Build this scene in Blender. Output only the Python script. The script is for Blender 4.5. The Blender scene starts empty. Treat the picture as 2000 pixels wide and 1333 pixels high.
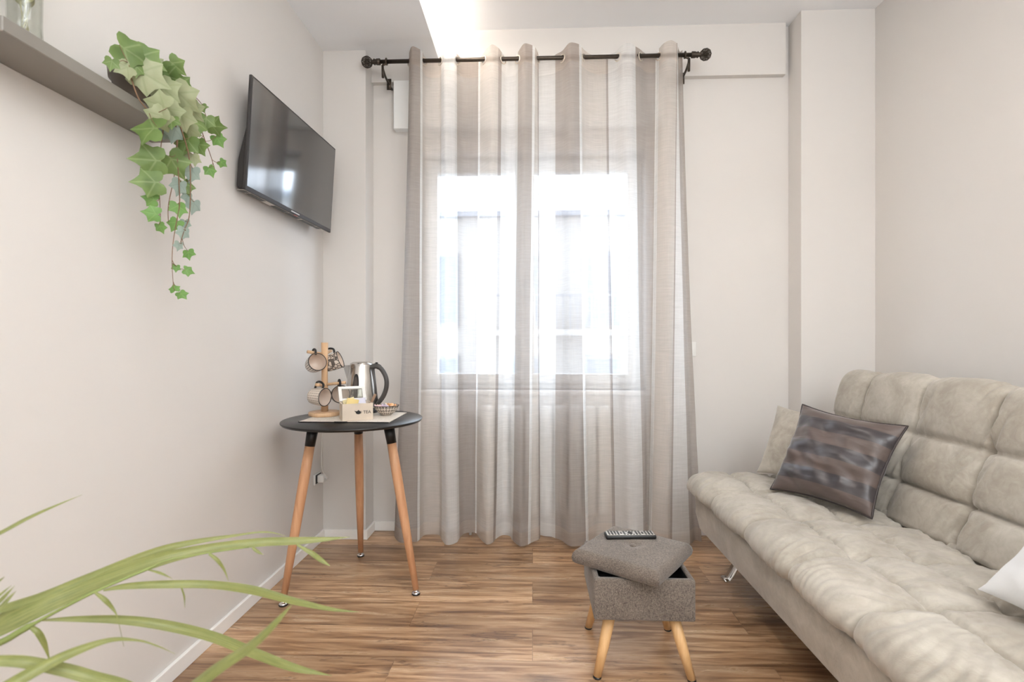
import bpy, bmesh, math, random
from mathutils import Vector, Matrix, noise
random.seed(7)
S = bpy.context.scene
C = S.collection
PI = math.pi
R = math.radians

# ------------------------------------------------------------------ camera
CAMZ, YAW, F, HOR = 1.06, R(2.3), 1000.0, 672.0
cd = bpy.data.cameras.new('camera'); cam = bpy.data.objects.new('camera', cd); C.objects.link(cam)
cam.location = (0, 0, CAMZ); cam.rotation_euler = (R(90), 0, YAW)
cd.sensor_width = 36; cd.lens = 18.0; cd.shift_y = (HOR - 666.5) / 2000.0
cd.clip_start = 0.02
cd.dof.use_dof = True; cd.dof.focus_distance = 2.3; cd.dof.aperture_fstop = 4.5
S.camera = cam
# ------------------------------------------------------------------ view
S.view_settings.view_transform = 'Standard'; S.view_settings.look = 'None'
S.view_settings.exposure = 0.22; S.view_settings.gamma = 1.0
S.view_settings.use_curve_mapping = False
# ------------------------------------------------------------------ world: bright overcast sky
w = bpy.data.worlds.new('sky'); S.world = w; w.use_nodes = True
bg = w.node_tree.nodes['Background']
bg.inputs['Color'].default_value = (0.80, 0.90, 1.0, 1); bg.inputs['Strength'].default_value = 7.0
# ------------------------------------------------------------------ area lights: the cove LED plus three added fills
def area(name, loc, rot, sx, sy, power, col, spread=180):
    l = bpy.data.lights.new(name, 'AREA'); l.shape = 'RECTANGLE'; l.size = sx; l.size_y = sy
    l.energy = power; l.color = col; l.spread = R(spread)
    o = bpy.data.objects.new(name, l); C.objects.link(o); o.location = loc; o.rotation_euler = rot
    return o
area('overhead_fill_light', (0.45, 0.2, 2.74), (0, 0, 0), 1.4, 1.4, 13, (0.94, 0.97, 1.0))  # added soft fill from overhead, no ceiling fixture exists
area('rear_fill_light', (0.3, -1.45, 1.3), (R(88), 0, 0), 2.6, 2.2, 21, (0.84, 0.94, 1.0))  # added fill from behind the camera; the wall there has no window
area('cove_led_light', (-0.60, 0.9, 2.70), (R(180), 0, 0), 0.06, 3.6, 27, (1.0, 0.89, 0.78))
area('upward_fill_light', (1.25, -0.9, 1.95), (R(180), 0, 0), 0.35, 0.35, 66, (0.90, 0.96, 1.0))  # added fill aimed up to brighten the ceiling, no floor lamp stands here

# ------------------------------------------------------------------ pixel -> place at its real depth
ca, sa = math.cos(YAW), math.sin(YAW)
def ray(px, py):
    u = (px - 1000) / F; v = (HOR - py) / F
    return Vector((u*ca - sa, u*sa + ca, v))
O = Vector((0, 0, CAMZ))
def atY(px, py, y): d = ray(px, py); return O + d * (y / d.y)
def atX(px, py, x): d = ray(px, py); return O + d * (x / d.x)
def atZ(px, py, z): d = ray(px, py); return O + d * ((z - CAMZ) / d.z)
def atD(px, py, t): return O + ray(px, py) * t

# ------------------------------------------------------------------ helpers
def tag(o, label=None, cat=None, group=None, kind=None):
    if label: o['label'] = label
    if cat: o['category'] = cat
    if group: o['group'] = group
    if kind: o['kind'] = kind
    return o
def thing(name, label, cat, loc=(0, 0, 0), group=None, rot=(0, 0, 0)):
    o = bpy.data.objects.new(name, None); C.objects.link(o); o.empty_display_size = 0.05
    o.location = loc; o.rotation_euler = rot
    return tag(o, label, cat, group)
def obj(name, bm, mats, parent=None, smooth=True, world=True):
    """link one mesh; when world, the mesh is in world coordinates and is moved into the parent's frame"""
    me = bpy.data.meshes.new(name)
    if parent is not None and world:
        M = Matrix.LocRotScale(parent_world(parent)[0], parent_world(parent)[1], None).inverted()
        bm.transform(M)
    bmesh.ops.recalc_face_normals(bm, faces=bm.faces)
    bm.to_mesh(me); bm.free()
    if smooth:
        for p in me.polygons: p.use_smooth = True
    if not isinstance(mats, (list, tuple)): mats = [mats]
    for m in mats: me.materials.append(m)
    o = bpy.data.objects.new(name, me); C.objects.link(o)
    if parent is not None: o.parent = parent
    return o
def parent_world(p):
    M = Matrix.Identity(4)
    while p is not None:
        M = Matrix.LocRotScale(p.location, p.rotation_euler, None) @ M
        p = p.parent
    return M.to_translation(), M.to_quaternion()
def struct(name, bm, mats, smooth=False, label=None):
    o = obj(name, bm, mats, smooth=smooth); o['kind'] = 'structure'
    if label: o['label'] = label
    return o
def B(): return bmesh.new()
def box(bm, x0, x1, y0, y1, z0, z1, bev=0, seg=2, M=None, mi=0):
    t = bmesh.new()
    bmesh.ops.create_cube(t, size=1)
    for v in t.verts:
        v.co = Vector(((x0+x1)/2 + v.co.x*(x1-x0), (y0+y1)/2 + v.co.y*(y1-y0), (z0+z1)/2 + v.co.z*(z1-z0)))
    if bev: bmesh.ops.bevel(t, geom=t.edges[:], offset=bev, segments=seg, profile=0.5, affect='EDGES')
    if M is not None: t.transform(M)
    merge(bm, t, mi)
def merge(bm, t, mi=0):
    vm = {}
    for v in t.verts: vm[v] = bm.verts.new(v.co)
    for f in t.faces:
        try:
            g = bm.faces.new([vm[v] for v in f.verts]); g.material_index = mi; g.smooth = f.smooth
        except ValueError: pass
    t.free()
def tube(bm, pts, rad, n=10, cap=True, mi=0, closed=False):
    pts = [Vector(p) for p in pts]; m = len(pts)
    if not isinstance(rad, (list, tuple)): rad = [rad]*m
    rings = []; prev = None
    for i, p in enumerate(pts):
        a = pts[(i-1) % m] if closed else pts[max(i-1, 0)]
        b = pts[(i+1) % m] if closed else pts[min(i+1, m-1)]
        t = (b-a).normalized()
        if prev is None:
            u = t.orthogonal().normalized()
        else:
            u = (prev - t*prev.dot(t))
            u = u.normalized() if u.length > 1e-6 else t.orthogonal().normalized()
        prev = u; w_ = t.cross(u)
        rings.append([bm.verts.new(p + (u*math.cos(2*PI*k/n) + w_*math.sin(2*PI*k/n))*rad[i]) for k in range(n)])
    for i in range(m if closed else m-1):
        r0, r1 = rings[i], rings[(i+1) % m]
        for k in range(n):
            f = bm.faces.new([r0[k], r0[(k+1) % n], r1[(k+1) % n], r1[k]]); f.material_index = mi
    if cap and not closed:
        for r in (rings[0][::-1], rings[-1]):
            f = bm.faces.new(r); f.material_index = mi
def lathe(bm, prof, c=(0, 0, 0), n=40, M=None, mi=0):
    t = bmesh.new(); rings = []
    for r, z in prof:
        if r < 1e-6: rings.append([t.verts.new((0, 0, z))])
        else: rings.append([t.verts.new((r*math.cos(2*PI*k/n), r*math.sin(2*PI*k/n), z)) for k in range(n)])
    for a, b in zip(rings[:-1], rings[1:]):
        for k in range(n):
            k2 = (k+1) % n
            if len(a) == 1 and len(b) == 1: continue
            if len(a) == 1: t.faces.new([a[0], b[k], b[k2]])
            elif len(b) == 1: t.faces.new([a[k], a[k2], b[0]])
            else: t.faces.new([a[k], a[k2], b[k2], b[k]])
    t.transform(Matrix.Translation(Vector(c)) @ (M if M is not None else Matrix.Identity(4)))
    merge(bm, t, mi)
def torus(bm, c, axis, Rr, r, n=24, m=8, sx=1.0, mi=0):
    ax = Vector(axis).normalized(); u = ax.orthogonal().normalized(); v = ax.cross(u)
    tube(bm, [Vector(c) + (u*math.cos(2*PI*k/n) + v*math.sin(2*PI*k/n)*sx)*Rr for k in range(n)], r, m, closed=True, mi=mi)
def smooth_path(pts, k=6):
    """Catmull-Rom through the points; works on tuples of any length"""
    out = []; P = [pts[0]] + list(pts) + [pts[-1]]; n = len(pts[0])
    for i in range(1, len(P)-2):
        for j in range(k):
            t = j/k
            out.append(tuple(0.5*((2*P[i][q]) + (-P[i-1][q]+P[i+1][q])*t + (2*P[i-1][q]-5*P[i][q]+4*P[i+1][q]-P[i+2][q])*t*t
                       + (-P[i-1][q]+3*P[i][q]-3*P[i+1][q]+P[i+2][q])*t**3) for q in range(n)))
    out.append(tuple(pts[-1])); return out

# ------------------------------------------------------------------ materials
def lin(r, g, b):
    f = lambda c: ((c/255+0.055)/1.055)**2.4 if c/255 > 0.04045 else c/255/12.92
    return (f(r), f(g), f(b), 1)
class NT:
    def __init__(s, name):
        s.m = bpy.data.materials.new(name); s.m.use_nodes = True; s.t = s.m.node_tree; s.n = s.t.nodes
        s.p = s.n['Principled BSDF']; s.out = s.n['Material Output']
    def node(s, ty, **k):
        n = s.n.new(ty)
        for a, b in k.items(): setattr(n, a, b)
        return n
    def link(s, a, b): s.t.links.new(a, b)
    def coord(s, scale=(1, 1, 1), rot=(0, 0, 0), kind='Object'):
        tc = s.node('ShaderNodeTexCoord'); mp = s.node('ShaderNodeMapping')
        mp.inputs['Scale'].default_value = scale; mp.inputs['Rotation'].default_value = rot
        s.link(tc.outputs[kind], mp.inputs[0]); return mp.outputs[0]
    def noise(s, vec, scale, detail=4, rough=0.5, dist=0):
        n = s.node('ShaderNodeTexNoise'); s.link(vec, n.inputs['Vector'])
        n.inputs['Scale'].default_value = scale; n.inputs['Detail'].default_value = detail
        n.inputs['Roughness'].default_value = rough; n.inputs['Distortion'].default_value = dist
        return n.outputs['Fac']
    def ramp(s, fac, stops, interp='LINEAR'):
        r = s.node('ShaderNodeValToRGB'); r.color_ramp.interpolation = interp
        e = r.color_ramp.elements
        while len(e) > 1: e.remove(e[-1])
        e[0].position = stops[0][0]; e[0].color = stops[0][1]
        for p, c in stops[1:]:
            x = e.new(p); x.color = c
        s.link(fac, r.inputs[0]); return r.outputs[0]
    def mix(s, fac, a, b, mode='MIX'):
        m = s.node('ShaderNodeMix', data_type='RGBA', blend_type=mode)
        for inp, v in ((m.inputs[0], fac), (m.inputs[6], a), (m.inputs[7], b)):
            if hasattr(v, 'links'): s.link(v, inp)
            else: inp.default_value = v
        return m.outputs[2]
    def math(s, op, a, b=None):
        m = s.node('ShaderNodeMath', operation=op)
        for i, v in enumerate((a, b)):
            if v is None: continue
            if hasattr(v, 'links'): s.link(v, m.inputs[i])
            else: m.inputs[i].default_value = v
        return m.outputs[0]
    def bump(s, h, strength=0.2, dist=0.01):
        b = s.node('ShaderNodeBump'); b.inputs['Strength'].default_value = strength; b.inputs['Distance'].default_value = dist
        s.link(h, b.inputs['Height']); s.link(b.outputs[0], s.p.inputs['Normal'])
    def base(s, v):
        if hasattr(v, 'links'): s.link(v, s.p.inputs['Base Color'])
        else: s.p.inputs['Base Color'].default_value = v
    def set(s, **k):
        for a, b in k.items(): s.p.inputs[a.replace('_', ' ')].default_value = b
def plain(name, col, rough=0.5, metal=0, bump=0, bscale=200, var=0.06, vscale=6, **k):
    t = NT(name); v = t.coord()
    n = t.noise(v, vscale, 3)
    d = tuple(c*(1-var) for c in col[:3]) + (1,); l = tuple(min(1, c*(1+var)) for c in col[:3]) + (1,)
    t.base(t.ramp(n, [(0.3, d), (0.7, l)]))
    t.set(Roughness=rough, Metallic=metal, **k)
    if bump: t.bump(t.noise(v, bscale, 2), bump, 0.002)
    return t.m
WALL = plain('white_wall_paint', lin(221, 216, 211), 0.75, bump=0.05, bscale=350, var=0.008, vscale=2)
CEIL = plain('white_ceiling_paint', lin(246, 246, 247), 0.85, var=0.006, vscale=2)
TRIM = plain('white_lacquered_trim', lin(243, 240, 236), 0.4, var=0.01)
PVC = plain('white_window_plastic', lin(238, 238, 236), 0.35, var=0.01)

def floor_mat():
    t = NT('wood_laminate_planks'); v = t.coord()
    br = t.node('ShaderNodeTexBrick'); t.link(v, br.inputs['Vector'])
    br.offset = 0.37; br.inputs['Scale'].default_value = 1.0
    br.inputs['Brick Width'].default_value = 1.25; br.inputs['Row Height'].default_value = 0.19
    br.inputs['Mortar Size'].default_value = 0.0012; br.inputs['Mortar Smooth'].default_value = 0.1; br.inputs['Bias'].default_value = 0
    br.inputs['Color1'].default_value = (0, 0, 0, 1); br.inputs['Color2'].default_value = (1, 1, 1, 1); br.inputs['Mortar'].default_value = (0.5, 0.5, 0.5, 1)
    # grain stretched along x, shifted per plank
    off = t.node('ShaderNodeVectorMath', operation='MULTIPLY_ADD')
    t.link(br.outputs['Color'], off.inputs[0]); off.inputs[1].default_value = (3.1, 5.3, 0); 
    t.link(v, off.inputs[2])
    m1 = t.node('ShaderNodeMapping'); m1.inputs['Scale'].default_value = (1.3, 17, 1); t.link(off.outputs[0], m1.inputs[0])
    g1 = t.noise(m1.outputs[0], 2.2, 8, 0.62, 0.6)
    m2 = t.node('ShaderNodeMapping'); m2.inputs['Scale'].default_value = (5, 120, 1); t.link(off.outputs[0], m2.inputs[0])
    g2 = t.noise(m2.outputs[0], 1.5, 3, 0.6)
    col = t.ramp(g1, [(0.28, lin(100, 68, 44)), (0.40, lin(154, 116, 82)), (0.50, lin(194, 156, 118)), (0.62, lin(222, 190, 154)), (0.80, lin(238, 214, 184))])
    col = t.mix(t.math('MULTIPLY', g2, 0.42), col, lin(132, 98, 72), 'MIX')
    tone = t.ramp(br.outputs['Color'], [(0, (0.70, 0.67, 0.64, 1)), (1, (1.14, 1.13, 1.12, 1))])
    col = t.mix(1.0, col, tone, 'MULTIPLY')
    lowf = t.noise(t.coord((0.9, 3.2, 1)), 1.4, 3, 0.5, 0.4)
    col = t.mix(1.0, col, t.ramp(lowf, [(0.34, (0.70, 0.66, 0.62, 1)), (0.60, (1.15, 1.15, 1.15, 1))]), 'MULTIPLY')
    # knots
    mk = t.node('ShaderNodeMapping'); mk.inputs['Scale'].default_value = (2.0, 5.5, 1); t.link(off.outputs[0], mk.inputs[0])
    vo = t.node('ShaderNodeTexVoronoi'); t.link(mk.outputs[0], vo.inputs['Vector']); vo.inputs['Scale'].default_value = 0.9
    nz = t.noise(mk.outputs[0], 9, 4)
    kd = t.math('ADD', vo.outputs['Distance'], t.math('MULTIPLY', nz, 0.16))
    kf = t.ramp(kd, [(0.17, (1, 1, 1, 1)), (0.30, (0, 0, 0, 1))])
    col = t.mix(t.math('MULTIPLY', kf, 0.75), col, lin(62, 38, 26))
    # cracks
    mc = t.node('ShaderNodeMapping'); mc.inputs['Scale'].default_value = (1.2, 9, 1); t.link(off.outputs[0], mc.inputs[0])
    cr = t.noise(mc.outputs[0], 1.6, 5, 0.55, 0.4)
    cf = t.ramp(t.math('ABSOLUTE', t.math('SUBTRACT', cr, 0.60)), [(0.0, (1, 1, 1, 1)), (0.013, (0, 0, 0, 1))])
    col = t.mix(t.math('MULTIPLY', cf, 0.6), col, lin(70, 44, 30))
    col = t.mix(t.math('MULTIPLY', br.outputs['Fac'], 0.4), col, lin(75, 52, 38))
    t.base(col)
    t.link(t.ramp(g1, [(0.3, (0.33, 0.33, 0.33, 1)), (0.8, (0.24, 0.24, 0.24, 1))]), t.p.inputs['Roughness'])
    t.bump(t.math('ADD', g2, t.math('MULTIPLY', br.outputs['Fac'], -1.5)), 0.10, 0.001); t.set(Specular_IOR_Level=0.85)
    return t.m
FLOOR = floor_mat()

def wood(name, c1, c2, axis='Z', rough=0.45):
    t = NT(name); sc = {'Z': (40, 40, 3), 'X': (3, 40, 40), 'Y': (40, 3, 40)}[axis]
    v = t.coord(sc); n = t.noise(v, 1.2, 5, 0.6, 0.5)
    t.base(t.ramp(n, [(0.3, c1), (0.7, c2)])); t.set(Roughness=rough); return t.m
BEECH = wood('oiled_beech', lin(190, 136, 98), lin(214, 165, 125))
PINE = wood('pale_pine', lin(205, 158, 104), lin(232, 190, 138))
MUGWOOD = wood('light_stand_wood', lin(206, 164, 124), lin(226, 190, 152))

def suede(name, c_dark, c_light, scale=7, wr=0.35):
    t = NT(name); v = t.coord()
    n1 = t.noise(v, scale, 5, 0.62, 0.8); n2 = t.noise(v, 420, 2); n3 = t.noise(v, 26, 4, 0.6, 1.5)
    f = t.math('ADD', t.math('MULTIPLY', n1, 0.75), t.math('MULTIPLY', n3, 0.3))
    t.base(t.ramp(f, [(0.40, c_dark), (0.66, c_light)]))
    t.set(Roughness=0.85, Sheen_Weight=0.35, Sheen_Roughness=0.4)
    t.p.inputs['Sheen Tint'].default_value = (1, 0.97, 0.93, 1)
    t.bump(t.math('ADD', n2, t.math('MULTIPLY', n3, wr*4)), 0.25, 0.002)
    return t.m
SUEDE = suede('taupe_suede', lin(156, 147, 134), lin(184, 177, 165), 5)

def weave(name, c1, c2, s=900):
    t = NT(name); v = t.coord()
    a = t.coord((s*0.25, s*0.25, s)); b = t.coord((s, s, s*0.2))
    na = t.noise(a, 1, 2); nb = t.noise(b, 1, 2); n3 = t.noise(v, 9, 3)
    f = t.math('ADD', t.math('MULTIPLY', t.math('ADD', na, nb), 0.44), t.math('MULTIPLY', n3, 0.12))
    t.base(t.ramp(f, [(0.38, c1), (0.62, c2)])); t.set(Roughness=0.9, Sheen_Weight=0.2)
    t.bump(f, 0.4, 0.0015); return t.m
STOOLF = weave('grey_brown_woven_linen', lin(70, 61, 54), lin(136, 124, 113), 850)

def striped_satin():
    t = NT('brown_velvet_satin_stripes'); uv = t.coord(kind='UV')
    sp = t.node('ShaderNodeSeparateXYZ'); t.link(uv, sp.inputs[0])
    n = t.noise(t.coord((1.2, 5, 1), (0, 0, R(-12)), 'UV'), 1.6, 3, 0.5, 0.6)
    s = t.math('FRACT', t.math('MULTIPLY', sp.outputs[1], 3.5))
    st = t.ramp(s, [(0.0, (0, 0, 0, 1)), (0.02, (1, 1, 1, 1)), (0.49, (1, 1, 1, 1)), (0.51, (0, 0, 0, 1)), (0.98, (0, 0, 0, 1))])
    c = t.mix(st, lin(58, 53, 56), lin(92, 78, 72))
    c = t.mix(t.math('MULTIPLY', n, 0.25), c, lin(66, 56, 54))
    t.base(c)
    t.link(t.ramp(st, [(0, (0.34, 0.34, 0.34, 1)), (1, (0.55, 0.55, 0.55, 1))]), t.p.inputs['Roughness'])
    t.set(Sheen_Weight=0.5, Sheen_Roughness=0.3, Specular_IOR_Level=0.7)
    t.bump(t.noise(t.coord((2.0, 5, 1), (0, 0, R(-25)), 'UV'), 1.3, 2, 0.5, 0.5), 0.45, 0.02)
    return t.m
SATIN = striped_satin()
WHITEC = plain('white_cotton', lin(236, 236, 236), 0.9, bump=0.2, bscale=60, var=0.02)

def sheer(name, col, op, slub=0.12):
    t = NT(name); v = t.coord((14, 14, 420)); v2 = t.coord((500, 500, 6))
    n = t.noise(v, 1, 3, 0.6); n2 = t.noise(v2, 1, 2)
    tr = t.node('ShaderNodeBsdfTransparent'); df = t.node('ShaderNodeBsdfDiffuse'); tl = t.node('ShaderNodeBsdfTranslucent')
    c = t.ramp(t.math('ADD', t.math('MULTIPLY', n, 0.6), t.math('MULTIPLY', n2, 0.4)),
               [(0.3, tuple(x*0.84 for x in col[:3]) + (1,)), (0.7, col)])
    t.link(c, df.inputs[0]); t.link(c, tl.inputs[0])
    m1 = t.node('ShaderNodeMixShader'); m1.inputs[0].default_value = 0.45
    t.link(df.outputs[0], m1.inputs[1]); t.link(tl.outputs[0], m1.inputs[2])
    m2 = t.node('ShaderNodeMixShader')
    f = t.math('ADD', t.math('MULTIPLY', n, slub), op - slub/2)
    t.link(f, m2.inputs[0]); t.link(tr.outputs[0], m2.inputs[1]); t.link(m1.outputs[0], m2.inputs[2])
    t.link(m2.outputs[0], t.out.inputs[0]); return t.m
CUR = [sheer('sheer_taupe', lin(184, 175, 169), 0.76), sheer('sheer_white_thread', lin(248, 247, 245), 0.85),
       sheer('sheer_beige', lin(232, 224, 216), 0.62), sheer('sheer_white', lin(250, 249, 248), 0.60),
       sheer('hem_taupe', lin(184, 172, 163), 0.88), sheer('hem_white_thread', lin(248, 247, 245), 0.92),
       sheer('hem_beige', lin(224, 213, 202), 0.72), sheer('hem_white', lin(246, 245, 243), 0.68)]

BLACKW = wood('black_stained_wood', lin(17, 16, 16), lin(32, 30, 29), 'X', 0.28)
BLACKM = plain('black_metal', lin(26, 25, 25), 0.35, 0.3)
BRONZE = plain('dark_bronze_metal', lin(74, 66, 58), 0.38, 0.7, var=0.1, vscale=60)
CHROME = plain('chrome', (0.78, 0.78, 0.78, 1), 0.12, 1.0, var=0.01)
STEEL = plain('brushed_steel', (0.62, 0.60, 0.57, 1), 0.22, 1.0, var=0.04, vscale=30)
BLKP = plain('black_plastic', lin(28, 27, 27), 0.35)
GREYP = plain('dark_grey_handle_plastic', lin(72, 68, 66), 0.4)
TVSCR = plain('black_glass_screen', (0.012, 0.012, 0.014, 1), 0.09, 0.0, var=0, Specular_IOR_Level=1.0, IOR=2.1)
TVBACK = plain('tv_black_casing', lin(46, 43, 42), 0.4)
SHELF = plain('grey_brown_shelf_laminate', lin(136, 131, 124), 0.38, var=0.03)
POTM = plain('brown_plastic_pot', lin(98, 87, 77), 0.45)
WHITEP = plain('white_plastic', lin(236, 234, 230), 0.35, var=0.01)
SOIL = plain('dark_soil', lin(50, 38, 30), 0.95, bump=0.6, bscale=120, var=0.3, vscale=80)
LINENM = weave('natural_linen_mat', lin(200, 186, 170), lin(232, 222, 208), 700)
DARKFRINGE = plain('dark_fringe_thread', lin(30, 26, 24), 0.9)
CERAM = plain('cream_ceramic', lin(225, 206, 190), 0.25, var=0.02)
KRAFT = plain('pale_wood_box', lin(214, 198, 180), 0.6, var=0.05, vscale=20)
INK = plain('black_ink', lin(28, 25, 25), 0.6)
def glass(name, col=(1, 1, 1, 1), gl=0.08):
    t = NT(name); tr = t.node('ShaderNodeBsdfTransparent'); tr.inputs[0].default_value = col
    g = t.node('ShaderNodeBsdfGlossy'); g.inputs['Roughness'].default_value = 0.02
    fr = t.node('ShaderNodeLayerWeight'); fr.inputs[0].default_value = 0.5
    f = t.math('ADD', t.math('MULTIPLY', t.math('POWER', fr.outputs['Facing'], 4.0), 0.5), gl)
    m = t.node('ShaderNodeMixShader'); t.link(f, m.inputs[0]); t.link(tr.outputs[0], m.inputs[1]); t.link(g.outputs[0], m.inputs[2])
    t.link(m.outputs[0], t.out.inputs[0]); return t.m
PANE = glass('window_glass', (0.97, 0.98, 1, 1), 0.03)
VASEG = glass('clear_vase_glass', (0.93, 0.94, 0.92, 1), 0.06)
def pattern(name, kind):
    """cream ceramic with small black printed pattern, drawn on the UVs"""
    t = NT(name)
    if kind == 'dash':
        uv = t.coord(kind='UV'); br = t.node('ShaderNodeTexBrick'); t.link(uv, br.inputs['Vector'])
        br.inputs['Scale'].default_value = 1; br.inputs['Brick Width'].default_value = 0.05; br.inputs['Row Height'].default_value = 0.085
        br.inputs['Mortar Size'].default_value = 0.012; br.inputs['Mortar Smooth'].default_value = 0.3
        sp = t.node('ShaderNodeSeparateXYZ'); t.link(uv, sp.inputs[0])
        s = t.math('FRACT', t.math('MULTIPLY', sp.outputs[1], 11)); s2 = t.math('FRACT', t.math('MULTIPLY', sp.outputs[0], 22))
        f = t.math('MULTIPLY', t.math('LESS_THAN', s, 0.36), t.math('LESS_THAN', s2, 0.66))
    elif kind == 'dots':
        uv = t.coord((24, 4.5, 1), kind='UV'); vo = t.node('ShaderNodeTexVoronoi'); t.link(uv, vo.inputs['Vector'])
        vo.inputs['Randomness'].default_value = 0.15; vo.inputs['Scale'].default_value = 1
        f = t.math('MULTIPLY', t.math('GREATER_THAN', vo.outputs['Distance'], 0.16), t.math('LESS_THAN', vo.outputs['Distance'], 0.40))
    else:
        uv = t.coord((14, 5, 1), kind='UV'); vo = t.node('ShaderNodeTexVoronoi', feature='DISTANCE_TO_EDGE'); t.link(uv, vo.inputs['Vector'])
        vo.inputs['Scale'].default_value = 1; vo.inputs['Randomness'].default_value = 0.7
        f = t.math('LESS_THAN', vo.outputs['Distance'], 0.085)
    t.base(t.mix(t.math('MULTIPLY', f, 0.85), lin(226, 212, 198), lin(42, 36, 34))); t.set(Roughness=0.25)
    return t.m
PDASH = pattern('ceramic_dash_print', 'dash'); PDOT = pattern('ceramic_dot_print', 'dots'); PNET = pattern('ceramic_net_print', 'net')

def leafm(name, a, b, vein, rough=0.5, transl=0.25):
    t = NT(name); uv = t.coord(kind='UV'); sp = t.node('ShaderNodeSeparateXYZ'); t.link(uv, sp.inputs[0])
    v = t.coord(); n = t.noise(v, 18, 3)
    av = t.math('ABSOLUTE', sp.outputs[1])
    l2 = t.math('MULTIPLY', t.math('ABSOLUTE', t.math('SUBTRACT', av, t.math('MULTIPLY', sp.outputs[0], 1.5))), 0.55)
    f = t.ramp(t.math('MINIMUM', av, l2), [(0.012, (1, 1, 1, 1)), (0.05, (0, 0, 0, 1))])
    t.base(t.mix(t.math('MULTIPLY', f, 0.35), t.ramp(n, [(0.3, a), (0.7, b)]), vein))
    t.set(Roughness=rough)
    tl = t.node('ShaderNodeBsdfTranslucent'); tl.inputs[0].default_value = b
    m = t.node('ShaderNodeMixShader'); m.inputs[0].default_value = transl
    t.link(t.p.outputs[0], m.inputs[1]); t.link(tl.outputs[0], m.inputs[2]); t.link(m.outputs[0], t.out.inputs[0])
    return t.m
IVY = [leafm('ivy_green', lin(84, 108, 54), lin(124, 148, 84), lin(176, 190, 140)),
       leafm('ivy_pale', lin(144, 152, 112), lin(180, 186, 150), lin(128, 142, 96)),
       leafm('ivy_blue_grey', lin(140, 158, 148), lin(168, 184, 174), lin(110, 128, 116)),
       leafm('ivy_fresh', lin(96, 138, 68), lin(122, 164, 88), lin(160, 190, 120))]
STEM = plain('brown_stem', lin(126, 96, 72), 0.7)
GSTEM = plain('green_stem', lin(128, 140, 78), 0.6)
def blade_mat():
    t = NT('palm_leaf'); uv = t.coord(kind='UV'); sp = t.node('ShaderNodeSeparateXYZ'); t.link(uv, sp.inputs[0])
    lines = t.noise(t.coord((0.7, 26, 1), kind='UV'), 1.4, 3)
    n = t.noise(t.coord((3, 1, 1), kind='UV'), 1.1, 2)
    lines = t.ramp(lines, [(0.36, (0, 0, 0, 1)), (0.62, (1, 1, 1, 1))])
    c = t.mix(lines, lin(86, 98, 44), lin(148, 152, 90))
    c = t.mix(t.math('MULTIPLY', n, 0.45), c, lin(156, 156, 94))
    t.base(c); t.set(Roughness=0.38)
    tl = t.node('ShaderNodeBsdfTranslucent'); t.link(c, tl.inputs[0])
    m = t.node('ShaderNodeMixShader'); m.inputs[0].default_value = 0.2
    t.link(t.p.outputs[0], m.inputs[1]); t.link(tl.outputs[0], m.inputs[2]); t.link(m.outputs[0], t.out.inputs[0])
    return t.m
PALM = blade_mat()

# ================================================================== SETTING
XL, XR, YB, YC, YF = -1.14, 1.786, 2.88, 2.745, -1.6
ZH, ZL = 2.81, 2.655
WX0, WX1, WZ0, WZ1 = -0.64, 0.63, 0.80, 2.14
bm = B(); box(bm, XL-0.2, XR+0.2, YF-0.2, YB+0.3, -0.1, 0); struct('floor', bm, FLOOR)
bm = B(); box(bm, XL-0.2, XL, YF-0.2, YB+0.3, 0, 3.0); struct('wall_left', bm, WALL)
bm = B(); box(bm, XR, XR+0.2, YF-0.2, YB+0.3, 0, 3.0); struct('wall_right', bm, WALL)
bm = B(); box(bm, XL, XR, YF-0.2, YF, 0, 3.0); struct('wall_front', bm, WALL)
bm = B()
box(bm, XL, WX0, YB, YB+0.28, 0, 3.0); box(bm, WX1, XR, YB, YB+0.28, 0, 3.0)
box(bm, WX0, WX1, YB, YB+0.28, 0, WZ0); box(bm, WX0, WX1, YB, YB+0.28, WZ1, 3.0)
struct('wall_back', bm, WALL)
bm = B(); box(bm, XL-0.2, XR+0.2, YF-0.2, YB+0.3, ZH, 3.0); struct('ceiling', bm, CEIL)
bm = B(); box(bm, XL, -0.525, YF, YB, ZL, ZL+0.02); box(bm, -0.54, -0.525, YF, YB, ZL+0.02, ZL+0.055)
struct('ceiling_soffit', bm, CEIL)
bm = B(); box(bm, XL, -0.905, YC, YB, 0, ZL); struct('wall_left_pier', bm, WALL)
bm = B(); box(bm, 1.408, XR, YC, YB, 0, ZH); struct('wall_right_pier', bm, WALL)
bm = B(); box(bm, -0.905, 1.378, YB-0.035, YB, 2.53, ZH); struct('trim_1', bm, WALL, label='shallow plaster beam above the window')
bm = B(); box(bm, -0.775, 0.72, YB-0.055, YB, 2.26, 2.53, 0.004); struct('trim_2', bm, PVC, label='white roller shutter box above the window')
# baseboards
def baseboard(name, segs):
    bm = B()
    for x0, x1, y0, y1 in segs: box(bm, x0, x1, y0, y1, 0, 0.052, 0.002, 1)
    struct(name, bm, TRIM)
baseboard('baseboard_left', [(XL, XL+0.013, YF, YC)])
baseboard('baseboard_back', [(XL+0.013, -0.892, YC-0.013, YC), (-0.905, -0.892, YC, YB-0.013), (-0.905, 1.408, YB-0.013, YB),
                             (1.395, 1.408, YC-0.013, YB-0.013), (1.408, XR-0.013, YC-0.013, YC)])
baseboard('baseboard_right', [(XR-0.013, XR, YF, YC-0.013)])
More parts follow.
